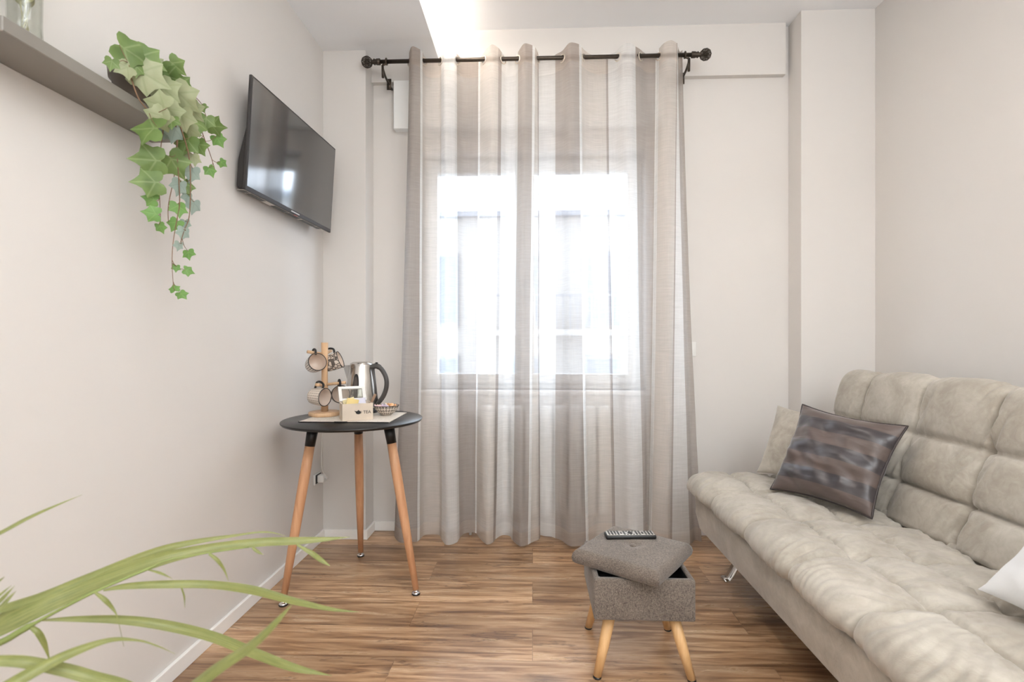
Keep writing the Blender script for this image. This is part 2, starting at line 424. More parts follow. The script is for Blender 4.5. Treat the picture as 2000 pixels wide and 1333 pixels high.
# window
bm = B()
y0, y1 = 2.97, 3.04
def ring(bm, x0, x1, z0, z1, t, ya, yb, bev=0.004):
    box(bm, x0, x0+t, ya, yb, z0, z1, bev); box(bm, x1-t, x1, ya, yb, z0, z1, bev)
    box(bm, x0+t, x1-t, ya, yb, z0, z0+t, bev); box(bm, x0+t, x1-t, ya, yb, z1-t, z1, bev)
ring(bm, WX0, WX1, WZ0, WZ1, 0.03, y0+0.02, y1)
win = struct('window_1', bm, PVC)
def casement(x0, x1):
    bm = B(); ring(bm, x0, x1, WZ0+0.03, WZ1-0.03, 0.055, y0, y1-0.01)
    s = obj('window_sash', bm, PVC, win, smooth=False)
    bm = B(); box(bm, x0+0.055, x1-0.055, y0+0.025, y0+0.031, WZ0+0.085, WZ1-0.085)
    obj('pane', bm, PANE, s, smooth=False)
    return s
sA = casement(WX0+0.03, -0.0455); sB = casement(0.0055-0.05, WX1-0.03)
bm = B(); box(bm, -0.045, -0.022, y0-0.012, y0, 1.33, 1.45, 0.004); tube(bm, [(-0.033, y0-0.01, 1.43), (-0.033, y0-0.035, 1.43), (-0.033, y0-0.04, 1.32)], 0.008)
obj('handle', bm, PVC, sB)
bm = B(); box(bm, WX0-0.03, WX1+0.03, YB-0.025, y0+0.02, WZ0-0.025, WZ0, 0.004); struct('window_1_sill', bm, TRIM)

# ================================================================== OUTSIDE
def facade():
    FA = plain('pale_render', lin(170, 168, 164), 0.9, var=0.05); GL = plain('dark_window_glass', lin(84, 96, 110), 0.3)
    SH = plain('grey_blue_shutter', lin(128, 136, 146), 0.7)
    t = thing('apartment_building', 'pale apartment building across the street seen faintly through curtain and window', 'building', (0, 16, -9))
    bm = B(); box(bm, -11, 12, 16, 22, -9, 5.0); obj('wall', bm, FA, t, smooth=False)
    bm = B(); box(bm, -11.3, 12.3, 15.7, 22.3, 5.0, 5.15); obj('roof', bm, SH, t, smooth=False)
    for z in (-1.6, 1.6):
        for x in (-6.2, -3.4, -0.7, 1.6, 4.4):
            bm = B(); box(bm, x, x+1.1, 15.9, 16.02, z, z+2.3); w_ = obj('window', bm, SH, t, smooth=False)
            bm = B(); box(bm, x+0.12, x+0.98, 15.86, 15.9, z+0.12, z+2.18); obj('pane', bm, GL, w_, smooth=False)
    for z in (-1.9, 1.3):
        bm = B(); box(bm, -1.4, 3.4, 14.9, 16, z, z+0.18); bl = obj('balcony', bm, FA, t, smooth=False)
        bm = B()
        for k in range(24): box(bm, -1.38+k*0.205, -1.35+k*0.205, 14.92, 14.95, z+0.18, z+1.15)
        box(bm, -1.4, 3.4, 14.9, 14.96, z+1.15, z+1.2); obj('railing', bm, SH, bl, smooth=False)
    bm = B(); box(bm, -60, 60, 4, 90, -9.2, -9); o = struct('floor_street', bm, plain('grey_asphalt', lin(150, 150, 150), 0.9))
facade()

# ================================================================== RADIATOR
rad = thing('radiator', 'white column radiator under the window behind the sheer curtains', 'radiator', (0.1, 2.83, 0.10))
for k in range(9):
    bm = B(); x = -0.28 + k*0.08
    box(bm, x, x+0.066, 2.795, 2.862, 0.12, 0.72, 0.018, 3); obj('column', bm, PVC, rad)
bm = B(); tube(bm, [(-0.29, 2.83, 0.66), (-0.34, 2.83, 0.66)], 0.012); lathe(bm, [(0, 0), (0.021, 0.001), (0.022, 0.03), (0.014, 0.05), (0, 0.052)], (-0.345, 2.83, 0.66-0.0), 20)
tube(bm, [(-0.345, 2.83, 0.67), (-0.345, 2.83, 0.0)], 0.008); obj('valve', bm, WHITEP, rad)

# ================================================================== COVE STRIP (its area light is at the top of the script)
def emit(name, col, s):
    t = NT(name); t.set(Emission_Strength=s); t.p.inputs['Emission Color'].default_value = col; t.base((0.9, 0.9, 0.9, 1)); return t.m
bm = B(); box(bm, -0.62, -0.58, YF+0.02, YB-0.02, ZL+0.021, ZL+0.03)
tag(obj('led_strip', bm, emit('led_glow', (1, 0.90, 0.78, 1), 26)), 'glowing warm led strip lying in the ceiling cove', 'light strip')

# ================================================================== CURTAIN ROD
YR, ZR = 2.70, 2.565
rod = thing('curtain_rod', 'dark bronze curtain rod with round openwork ball ends over the window', 'curtain rod', (0, YR, ZR))
bm = B(); tube(bm, [(-0.85, YR, ZR), (0.865, YR, ZR)], 0.0105, 16); obj('pole', bm, BRONZE, rod)
for sx, x in ((-1, -0.883), (1, 0.898)):
    bm = B()
    t_ = bmesh.new(); bmesh.ops.create_icosphere(t_, subdivisions=2, radius=0.029)
    t_.transform(Matrix.Translation((x, YR, ZR)))
    for e in t_.edges: tube(bm, [e.verts[0].co, e.verts[1].co], 0.0019, 5, cap=False)
    t_.free()
    lathe(bm, [(0, -0.012), (0.012, -0.01), (0.015, 0), (0.012, 0.01), (0, 0.012)], (x, YR, ZR), 12)
    xi = x - sx*0.026
    Mx = Matrix.Rotation(-sx*PI/2, 4, 'Y')
    lathe(bm, [(0.008, -0.004), (0.014, 0.0), (0.010, 0.006), (0.017, 0.014), (0.013, 0.02), (0.0165, 0.028), (0.0165, 0.045), (0.011, 0.047)],
          (xi, YR, ZR), 20, Mx)
    obj('finial', bm, BRONZE, rod)
    bm = B(); xb = x - sx*0.085
    tube(bm, smooth_path([(xb-sx*0.02, YR, ZR-0.012), (xb+0.0, YR+0.0, ZR-0.022), (xb+sx*0.0, YR+0.03, ZR-0.05), (xb, YR+0.10, ZR-0.06), (xb, YB-0.062, ZR-0.06)]), 0.006, 8)
    torus(bm, (xb-sx*0.02, YR, ZR), (1, 0, 0), 0.015, 0.004)
    tube(bm, [(xb-0.0, YR-0.002, ZR-0.02), (xb, YR+0.002, ZR-0.085)], 0.0075, 4)
    box(bm, xb-0.012, xb+0.012, YB-0.062, YB-0.056, ZR-0.09, ZR-0.03)
    tube(bm, [(xb, YB-0.058, ZR-0.06), (xb, YB, ZR-0.06)], 0.006, 8)
    obj('bracket', bm, BRONZE, rod)

# ================================================================== CURTAINS
T_, W_, BG, WH = 0, 1, 2, 3
PA = [(806, 772, .035, 0), (799, 770, .005, 0), (808, 788, -.045, 0), (821, 814, -.03, 0), (823, 819, -.025, 1), (826, 822, -.01, 2), (832, 829, .03, 2), (856, 853, .035, 2),
      (862, 862, 0, 3), (872, 876, -.045, 3), (888, 893, -.03, 3), (892, 897, 0, 0), (903, 904, .035, 0), (925, 920, .04, 0), (933, 926, .035, 1), (937, 929, .03, 2),
      (948, 938, -.01, 2), (962, 952, -.045, 2), (974, 964, -.025, 0), (980, 968, .0, 3), (990, 980, .035, 3), (1005, 995, .03, 3), (1012, 1001, 0, 0), (1024, 1016, -.045, 0),
      (1040, 1031, -.035, 1), (1045, 1036, -.025, 2), (1050, 1053, 0, 0), (1052, 1056, .02, 0)]
PB = [(1048, 1050, .045, 3), (1060, 1062, .035, 3), (1076, 1077, .03, 3), (1085, 1085, .02, 0), (1098, 1098, 0, 0), (1112, 1114, -.045, 0), (1130, 1142, -.035, 1), (1135, 1148, -.02, 2),
      (1142, 1155, .0, 2), (1160, 1172, .03, 2), (1185, 1198, .035, 0), (1189, 1204, .03, 3), (1203, 1214, .01, 3), (1215, 1226, -.03, 3), (1230, 1242, -.035, 3),
      (1240, 1256, -.015, 0), (1250, 1262, .0, 0), (1266, 1266, .03, 0), (1283, 1270, .03, 1), (1287, 1273, .0, 2), (1294, 1283, -.03, 2), (1306, 1298, -.045, 2),
      (1318, 1305, -.03, 0), (1320, 1309, -.028, 3), (1323, 1346, -.01, 0), (1330, 1360, .02, 0), (1334, 1372, .01, 0)]
def cx(px): return atY(px, 672, YR).x
def curtain(ctrl, eyes, label, seed):
    t = thing('curtain', label, 'curtain', (cx((ctrl[0][0]+ctrl[-1][0])/2), YR, 0.0), 'striped sheer curtains at the window')
    K = 7
    pts = smooth_path([(cx(a), cx(b), y) for a, b, y, _ in ctrl], K)
    cols = [ctrl[min(i//K, len(ctrl)-1)][3] for i in range(len(pts))]
    rows = 90; bm = B(); uvl = None
    grid = []
    for i, (xt, xb, yo) in enumerate(pts):
        zt = ZR + 0.052 - (yo + 0.045)/0.085*0.030
        zb = 0.018 + 0.012*noise.noise(Vector((xb*5, seed, 0))) + (yo+0.04)*0.22
        colv = []
        for j in range(rows+1):
            v = j/rows; z = zt + (zb-zt)*v
            if j <= 3: z = zt - j*0.032
            elif j >= rows-2: z = zb + (rows-j)*0.035
            v = (zt-z)/(zt-zb)
            e = v**1.3
            x = xt + (xb-xt)*e
            a = 1 + 0.35*v
            wob = 0.010*v*noise.noise(Vector((x*7+seed, z*0.9, 1.7))) + 0.0025*noise.noise(Vector((x*40, z*7, seed)))
            x += 0.006*v*noise.noise(Vector((x*9, z*1.3, seed+4)))
            colv.append(bm.verts.new((x, YR + yo*a*(0.9 if v > 0.05 else 1) + wob, z)))
        grid.append(colv)
    for i in range(len(pts)-1):
        for j in range(rows):
            f = bm.faces.new([grid[i][j], grid[i+1][j], grid[i+1][j+1], grid[i][j+1]])
            f.material_index = cols[i] + (4 if (j < 3 or j >= rows-2) else 0)
    obj('fabric', bm, CUR, t)
    for k, px in enumerate(eyes):
        bm = B(); x = cx(px); ang = R(38) * (1 if k % 2 == 0 else -1)
        torus(bm, (x, YR, ZR-0.004), (math.cos(ang), math.sin(ang), 0), 0.0195, 0.0032, 28, 8)
        obj('eyelet', bm, EYE, t)
    return t
EYE = plain('pale_metal_eyelet', lin(214, 204, 190), 0.3, 0.6, var=0.02)
curtain(PA, (800, 828, 860, 892, 945, 983, 1011, 1049), 'left panel of the striped sheer curtains, standing behind the round table', 3)
curtain(PB, (1098, 1141, 1207, 1251, 1287, 1323), 'right panel of the striped sheer curtains, hanging next to the sofa', 9)

# ================================================================== SOFA
sofa = thing('sofa_bed', 'tufted taupe suede sofa bed without arms along the right wall', 'sofa', (1.1, 1.5, 0))
SY0, SY1 = 0.52, 2.475
ysm_seat = [0.65, 0.93, 1.22, 1.51, 1.83, 2.15]
ysm_back = [0.71, 1.02, 1.335, 1.65, 1.965, 2.28]
def seam(d, w_=0.014): return math.exp(-(d/w_)**2)
def sweep(section, y0, y1, n, disp, rend, name, mat, cen):
    """closed section [(x,z,par)] swept along y with puffy displacement and rounded ends"""
    bm = B(); m = len(section); rings = []
    for i in range(n+1):
        y = y0 + (y1-y0)*i/n
        d = min(y-y0, y1-y); k = 1.0 if d >= rend else math.sqrt(max(0, 1-(1-d/rend)**2))
        ring_ = []
        for j, (x, z, p) in enumerate(section):
            a = Vector((section[j-1][0], 0, section[j-1][1])); b = Vector((section[(j+1) % m][0], 0, section[(j+1) % m][1]))
            tg = (b-a).normalized(); nn = Vector((-tg.z, 0, tg.x))
            q = Vector((x, y, z)) + nn*disp(p, y, x, z)*k
            c = cen(q); q = c + (q-c)*(0.25+0.75*k); q.y = y
            ring_.append(bm.verts.new(q))
        rings.append(ring_)
    for i in range(n):
        for j in range(m):
            bm.faces.new([rings[i][j], rings[i+1][j], rings[i+1][(j+1) % m], rings[i][(j+1) % m]])
    bm.faces.new(rings[0]); bm.faces.new(rings[-1][::-1])
    return obj(name, bm, mat, sofa)
def dense(poly, step):
    out = []; s = 0
    for i in range(len(poly)-1):
        a, b = Vector(poly[i]), Vector(poly[i+1]); L = (b-a).length; k = max(1, int(L/step))
        for q in range(k):
            p = a + (b-a)*q/k; out.append((p.x, p.y, s + L*q/k))
        s += L
    return out, s
# seat cross-section: goes round anticlockwise seen from the window (x right, z up): front lip -> top -> back -> underside
sec_top = smooth_path([(0.785, 0.352), (0.752, 0.372), (0.744, 0.398), (0.768, 0.428), (0.83, 0.442), (0.95, 0.444), (1.10, 0.436), (1.25, 0.425), (1.34, 0.418), (1.375, 0.39)], 5)
sec = [(a, b) for a, b in sec_top] + [(1.375, 0.352), (0.785, 0.352)]
ds, L = dense(sec, 0.006)
def seat_disp(p, y, x, z):
    if z < 0.354: return 0
    top = min(1, max(0, (z-0.354)/0.03))
    dy = min(abs(y-s) for s in ysm_seat)
    dx = min(abs(x-s) for s in (0.925, 1.105, 1.30))
    px = min(dx/0.085, 1); py = min(dy/0.14, 1)
    puff = 0.020*(px*(2-px))**0.6*(py*(2-py))**0.6
    near = math.exp(-(dx/0.05)**2)
    g = -0.014*seam(dx, 0.0055) - 0.014*seam(dy, 0.005) - 0.010*math.exp(-(dx*dx+dy*dy)/0.03**2)
    front = math.exp(-((x-0.79)/0.075)**2)
    gather = math.exp(-(dy/0.09)**2)
    wr = 0.015*front*(0.4+gather)*noise.noise(Vector((x*7, y*42 + 4*noise.noise(Vector((x*6, y*3, 0))), 2.0)))
    wr += 0.004*noise.noise(Vector((x*9, y*9, 5))) + 0.009*near*noise.noise(Vector((x*10, y*52, 8)))
    wr += 0.008*(1-front)*noise.noise(Vector((x*16 + y*9, y*15 - x*6, 3)))
    wr += 0.004*gather*(1-front)*noise.noise(Vector((x*45, y*12, 6)))
    return top*(puff + g + wr)
sweep(ds, SY0, SY1, 480, seat_disp, 0.045, 'seat_cushion', SUEDE, lambda q: Vector((min(max(q.x, 0.79), 1.34), q.y, 0.395)))
# backrest
bk = smooth_path([(1.318, 0.425), (1.345, 0.53), (1.395, 0.68), (1.435, 0.80), (1.462, 0.885), (1.487, 0.912), (1.53, 0.915), (1.565, 0.885), (1.555, 0.80), (1.50, 0.60), (1.44, 0.40), (1.33, 0.40)], 7)
db, Lb = dense(bk + [(1.318, 0.425)], 0.0065)
def back_disp(p, y, x, z):
    frontside = 1.0 if p < 0.56 else max(0, 1-(p-0.56)/0.10)
    dy = min(abs(y-s) for s in ysm_back); dz = min(abs(z-s) for s in (0.555, 0.73))
    if p > 0.49: dz = 1
    px = min(dz/0.08, 1); py = min(dy/0.15, 1)
    puff = 0.026*(px*(2-px))**0.6*(py*(2-py))**0.6
    g = -0.017*seam(dz, 0.006) - 0.015*seam(dy, 0.006) - 0.008*math.exp(-(dz*dz+dy*dy)/0.035**2)
    wr = 0.006*noise.noise(Vector((z*8, y*8, 5))) + 0.014*math.exp(-(dy/0.07)**2)*noise.noise(Vector((z*9, y*45+z*20, 8)))
    wr += 0.005*math.exp(-(dz/0.04)**2)*noise.noise(Vector((z*12, y*40, 3)))
    return frontside*(puff + g + wr)
def cenb(q):
    z = min(max(q.z, 0.45), 0.83); return Vector((1.40 + (z-0.45)*0.29, q.y, z))
sweep(db, SY0, 2.50, 420, back_disp, 0.07, 'backrest', SUEDE, cenb)
bm = B()
prof = [(0.783, 0.188), (0.765, 0.27), (0.758, 0.352), (1.42, 0.352), (1.42, 0.188)]
v0 = [bm.verts.new((x, SY0+0.03, z)) for x, z in prof]; v1 = [bm.verts.new((x, SY1-0.035, z)) for x, z in prof]
for k in range(5): bm.faces.new([v0[k], v0[(k+1) % 5], v1[(k+1) % 5], v1[k]])
bm.faces.new(v0); bm.faces.new(v1[::-1])
bmesh.ops.bevel(bm, geom=bm.edges[:], offset=0.012, segments=3, profile=0.5, affect='EDGES')
obj('base', bm, SUEDE, sofa)
for yy in (0.75, 2.33):
    for xx, s in ((0.87, 1), (1.33, -1)):
        bm = B()
        path = smooth_path([(xx+s*0.10, 0.19), (xx+s*0.06, 0.12), (xx+s*0.025, 0.05), (xx-s*0.0, 0.010), (xx-s*0.02, 0.004)], 5)
        for w0, w1 in ((-0.03, 0.03),):
            va = []; vb = []
            for x, z in path:
                va.append([bm.verts.new((x, yy+w, z)) for w in (w0, w1)]); vb.append([bm.verts.new((x+s*0.008, yy+w, z+0.001 if z > .02 else z+0.005)) for w in (w0, w1)])
            for i in range(len(path)-1):
                bm.faces.new([va[i][0], va[i+1][0], va[i+1][1], va[i][1]]); bm.faces.new([vb[i][0], vb[i][1], vb[i+1][1], vb[i+1][0]])
                for e in (0, 1): bm.faces.new([va[i][e], vb[i][e], vb[i+1][e], va[i+1][e]])
            for i in (0, -1): bm.faces.new([va[i][0], va[i][1], vb[i][1], vb[i][0]])
        box(bm, xx+s*0.07, xx+s*0.13, yy-0.035, yy+0.035, 0.17, 0.19)
        obj('foot', bm, CHROME if s == 1 else BLACKM, sofa)

# ================================================================== PILLOWS
def pillow(name, label, cat, BL, BR, TR, TL, thick, mat, seed, piping=None, wr=0.006, group=None):
    BL, BR, TR, TL = map(Vector, (BL, BR, TR, TL)); c = (BL+BR+TR+TL)/4
    t = thing(name, label, cat, (c.x, c.y, min(BL.z, BR.z)), group)
    n = 44; bm = B(); uvl = bm.loops.layers.uv.new('UVMap'); N = (BR-BL).cross(TL-BL).normalized()
    edge = []
    def P(u, v):
        # sides curve in between the corners
        uu = u + 0.05*(1-2*u)*4*v*(1-v)*abs(2*u-1)**3; vv = v + 0.05*(1-2*v)*4*u*(1-u)*abs(2*v-1)**3
        return (BL*(1-uu)+BR*uu)*(1-vv) + (TL*(1-uu)+TR*uu)*vv
    sides = []
    for s in (1, -1):
        g = []
        for i in range(n+1):
            r = []
            for j in range(n+1):
                u, v = i/n, j/n
                h = (1-abs(2*u-1)**2.6)*(1-abs(2*v-1)**2.6); h = max(h, 0)**0.62
                w_ = wr*h*(noise.noise(Vector((u*4.5, v*5, seed+s))) + 0.7*noise.noise(Vector((u*5+v*9, v*6-u*3, seed+3))))
                r.append(bm.verts.new(P(u, v) + N*s*(thick/2*h + 0.0015) + N*w_*2))
            g.append(r)
        sides.append(g)
        for i in range(n):
            for j in range(n):
                q = [(i, j), (i+1, j), (i+1, j+1), (i, j+1)]
                f = bm.faces.new([g[a][b] for a, b in (q if s == 1 else q[::-1])])
                for lp, (a, b) in zip(f.loops, (q if s == 1 else q[::-1])): lp[uvl].uv = (a/n, b/n)
    per = [(i, 0) for i in range(n)] + [(n, j) for j in range(n)] + [(i, n) for i in range(n, 0, -1)] + [(0, j) for j in range(n, 0, -1)]
    for k in range(len(per)):
        a, b = per[k], per[(k+1) % len(per)]
        f = bm.faces.new([sides[0][a[0]][a[1]], sides[0][b[0]][b[1]], sides[1][b[0]][b[1]], sides[1][a[0]][a[1]]])
        for lp in f.loops: lp[uvl].uv = (a[0]/n, a[1]/n)
    obj('cover', bm, mat, t)
    if piping:
        bm = B(); tube(bm, [P(a/n, b/n) for a, b in per], 0.0042, 6, closed=True); obj('piping', bm, piping, t)
    return t
pillow('cushion', 'glossy dark brown cushion with horizontal stripes, leaning on the sofa backrest', 'cushion',
       (0.98, 2.15, 0.462), (1.16, 1.80, 0.462), (1.325, 1.865, 0.768), (1.155, 2.24, 0.80), 0.14, SATIN, 2,
       plain('dark_brown_piping', lin(48, 38, 36), 0.5), 0.014)
pillow('cushion', 'plain taupe suede cushion behind the dark striped one at the far sofa end', 'cushion',
       (1.035, 2.41, 0.466), (1.195, 2.10, 0.470), (1.335, 2.22, 0.750), (1.195, 2.55, 0.760), 0.10, SUEDE, 5, None, 0.003)
pillow('cushion', 'white cotton pillow corner at the near end of the sofa', 'pillow',
       (1.06, 1.262, 0.475), (1.01, 0.80, 0.478), (1.27, 0.74, 0.76), (1.315, 1.19, 0.80), 0.16, WHITEC, 11, None, 0.006)

# ================================================================== STOOL
stool = thing('storage_stool', 'square grey-brown fabric storage stool on four wooden legs with its lid askew', 'stool', (0.352, 1.772, 0))
bx0, bx1, by0, by1, bz0, bz1 = 0.193, 0.508, 1.615, 1.93, 0.192, 0.322
bm = B()
tk = 0.016
def rect(i_, z): return [bm.verts.new(p) for p in ((bx0+i_, by0+i_, z), (bx1-i_, by0+i_, z), (bx1-i_, by1-i_, z), (bx0+i_, by1-i_, z))]
lv = [rect(0.0, bz0), rect(0.0, bz1), rect(tk, bz1), rect(tk, bz0+0.01)]
for a_, b_ in zip(lv[:-1], lv[1:]):
    for k in range(4): bm.faces.new([a_[k], a_[(k+1) % 4], b_[(k+1) % 4], b_[k]])
bm.faces.new(lv[0][::-1]); bm.faces.new(lv[3])
bmesh.ops.bevel(bm, geom=[e for e in bm.edges if max(abs(v.co.x-0.3505) for v in e.verts) > 0.15 and max(abs(v.co.y-1.7725) for v in e.verts) > 0.15], offset=0.006, segments=3, profile=0.5, affect='EDGES')
bod = obj('box', bm, STOOLF, stool)
bm = B()
for a in ((bx0+tk, bx0+tk+0.002, by0+tk, by1-tk), (bx1-tk-0.002, bx1-tk, by0+tk, by1-tk), (bx0+tk, bx1-tk, by0+tk, by0+tk+0.002), (bx0+tk, bx1-tk, by1-tk-0.002, by1-tk)):
    box(bm, a[0], a[1], a[2], a[3], bz0+0.012, bz1-0.006)
box(bm, bx0+tk, bx1-tk, by0+tk, by1-tk, bz0+0.012, bz0+0.014)
obj('lining', bm, plain('black_lining_cloth', lin(20, 19, 19), 0.9), bod, smooth=False)
for sx, sy, fx, fy in ((0, 0, .205, 1.635), (1, 0, .50, 1.63), (0, 1, .208, 1.918), (1, 1, .50, 1.918)):
    bm = B(); tx = (bx0+0.058, bx1-0.058)[sx]; ty = (by0+0.05, by1-0.05)[sy]
    tube(bm, [(tx, ty, bz0), (fx*0.5+tx*0.5, fy*.5+ty*.5, bz0/2), (fx, fy, 0.004)], [0.019, 0.017, 0.0125], 20)
    lg = obj('leg', bm, PINE, stool)
    bm = B(); tube(bm, [(fx, fy, 0.005), (fx, fy, 0.0)], 0.0135, 16); obj('foot_pad', bm, BLKP, lg)
# lid: soft square cushion turned on the box
lidc = Vector((0.341, 1.753, 0.3235)); la = R(-35.5)
lid_M = Matrix.Translation(lidc) @ Matrix.Rotation(R(0.0), 4, 'X') @ Matrix.Rotation(la, 4, 'Z')
bm = B(); n = 40; hs = 0.157; th = 0.050
def lid_pt(u, v, top):
    a, b = (2*u-1), (2*v-1)
    m_ = max(abs(a), abs(b)); 
    # square to rounded square
    r = 0.965 + 0.035*(1-(a*b)**2)**2 - 0.02*(1-(a*b)**2)
    x, y = a*hs*r, b*hs*r
    e = max(abs(a), abs(b)); fall = (max(0, e-0.88)/0.12)**2
    if top:
        z = th*(1-0.26*fall) + 0.008*(1-a*a)*(1-b*b) - 0.010*math.exp(-(a*a+b*b)/0.02)
        z += 0.0012*noise.noise(Vector((a*3, b*3, 1)))
    else: z = 0.0 + 0.010*fall
    return Vector((x*(1-0.02*fall), y*(1-0.02*fall), z))
gt = [[bm.verts.new(lid_pt(i/n, j/n, True)) for j in range(n+1)] for i in range(n+1)]
gb = [[bm.verts.new(lid_pt(i/n, j/n, False)) for j in range(n+1)] for i in range(n+1)]
for i in range(n):
    for j in range(n):
        bm.faces.new([gt[i][j], gt[i+1][j], gt[i+1][j+1], gt[i][j+1]]); bm.faces.new([gb[i][j], gb[i][j+1], gb[i+1][j+1], gb[i+1][j]])
per = [(i, 0) for i in range(n)] + [(n, j) for j in range(n)] + [(i, n) for i in range(n, 0, -1)] + [(0, j) for j in range(n, 0, -1)]
mid = []
for (i, j) in per:
    p = gt[i][j].co*0.5 + gb[i][j].co*0.5; mid.append(bm.verts.new(Vector((p.x*1.02, p.y*1.02, p.z))))
for k in range(len(per)):
    a, b = per[k], per[(k+1) % len(per)]; k2 = (k+1) % len(per)
    bm.faces.new([gt[a[0]][a[1]], gt[b[0]][b[1]], mid[k2], mid[k]]); bm.faces.new([mid[k], mid[k2], gb[b[0]][b[1]], gb[a[0]][a[1]]])
bm.transform(lid_M)
lid = obj('lid', bm, STOOLF, stool)
bm = B(); lathe(bm, [(0, 0.009), (0.006, 0.0085), (0.0105, 0.005), (0.011, 0.0)], (0, 0, 0.0475), 20); bm.transform(lid_M); obj('tuft_button', bm, STOOLF, lid)

# ================================================================== REMOTE
rm = Matrix.Translation((0.3425, 1.815, 0.378)) @ Matrix.Rotation(R(3), 4, 'Z')
remote = thing('remote_control', 'black television remote with pale buttons lying on the stool lid', 'remote control', (0.3425, 1.815, 0.378))
bm = B(); box(bm, -0.088, 0.088, -0.023, 0.023, 0, 0.016, 0.006, 3); bm.transform(rm); obj('casing', bm, BLKP, remote)
bm = B(); box(bm, -0.083, 0.083, -0.0195, 0.0195, 0.0155, 0.0168, 0.0006, 1); bm.transform(rm); obj('faceplate', bm, plain('silver_faceplate', lin(196, 192, 186), 0.4, 0.2), remote)
for i in range(15):
    for j in range(4):
        if 6 <= i <= 8 and j in (1, 2): continue
        if i in (4, 11) and j in (0, 3): continue
        bm = B(); x = -0.075 + i*0.0107; y = -0.0145 + j*0.0097
        box(bm, x-0.0033, x+0.0033, y-0.0026, y+0.0026, 0.0165, 0.0185, 0.0006, 1); bm.transform(rm)
        obj('button', bm, BLKP if (i*j+i) % 4 else GREYP, remote)
bm = B(); torus(bm, (0.0107*7-0.075, 0, 0.0175), (0, 0, 1), 0.0075, 0.0016); lathe(bm, [(0.004, 0), (0.004, 0.002), (0, 0.002)], (0.0107*7-0.075, 0, 0.0168), 16)
bm.transform(rm); obj('navigation_ring', bm, BLKP, remote)

# ================================================================== TABLE
TC = Vector((-0.791, 2.238, 0)); TZ = 0.729
table = thing('bistro_table', 'small round black-topped table on three beech legs in the corner', 'table', TC)
bm = B(); lathe(bm, [(0, TZ-0.016), (0.27, TZ-0.016), (0.294, TZ-0.012), (0.300, TZ-0.005), (0.300, TZ-0.002), (0.298, TZ), (0, TZ)], TC, 96); obj('tabletop', bm, BLACKW, table)
bm = B()
angs = [R(-137), R(103), R(-17)]
for k in range(3):
    a, b = angs[k], angs[(k+1) % 3]
    pa = TC + Vector((math.cos(a)*0.18, math.sin(a)*0.18, TZ-0.027)); pb = TC + Vector((math.cos(b)*0.18, math.sin(b)*0.18, TZ-0.027))
    d = (pb-pa); L_ = d.length; M = Matrix.Translation((pa+pb)/2) @ Matrix.Rotation(math.atan2(d.y, d.x), 4, 'Z')
    box(bm, -L_/2, L_/2, -0.012, 0.012, -0.009, 0.011, 0.002, 1, M)
obj('support_frame', bm, BLACKM, table)
for k, a in enumerate(angs):
    fr = (0.298, 0.292, 0.312)[k]
    top = TC + Vector((math.cos(a)*0.178, math.sin(a)*0.178, TZ-0.018)); foot = TC + Vector((math.cos(a)*fr, math.sin(a)*fr, 0.022)); d = foot-top
    bm = B(); tube(bm, [top+d*0.10, top+d*0.3, top+d*0.6, foot], [0.0195, 0.021, 0.019, 0.0125], 20); lg = obj('leg', bm, BEECH, table)
    bm = B(); tube(bm, [top, top+d*0.115], [0.0235, 0.0205], 20); obj('leg_sleeve', bm, BLACKM, lg)
    bm = B(); lathe(bm, [(0, 0), (0.0165, 0), (0.018, 0.003), (0.017, 0.007), (0, 0.007)], (foot.x, foot.y, 0), 24); lf_ = obj('levelling_foot', bm, BLKP, lg)
    bm = B(); lathe(bm, [(0.0165, 0.007), (0.0160, 0.010), (0.009, 0.012), (0.006, 0.014), (0.005, 0.024), (0, 0.024)], (foot.x, foot.y, 0), 24); obj('threaded_stem', bm, CHROME, lg)

# ---- mat
MZ = TZ + 0.0035
mat_ = thing('table_mat', 'natural linen place mat with dark edging on the black table', 'mat', (-0.795, 2.27, TZ))
bm = B(); box(bm, -0.985, -0.60, 2.118, 2.425, TZ+0.0003, MZ, 0.001, 1); obj('cloth', bm, LINENM, mat_, smooth=False)
bm = B()
tube(bm, [(-0.985+i*0.0385/2, 2.116+0.001*math.sin(i*2.1), TZ+0.0022) for i in range(21)], 0.0019, 6)
tube(bm, smooth_path([(-0.83, 2.114, TZ+0.003), (-0.81, 2.108, TZ+0.0035), (-0.79, 2.108, TZ+0.0035), (-0.775, 2.114, TZ+0.003)]), 0.003, 6)
obj('fringe', bm, DARKFRINGE, mat_)

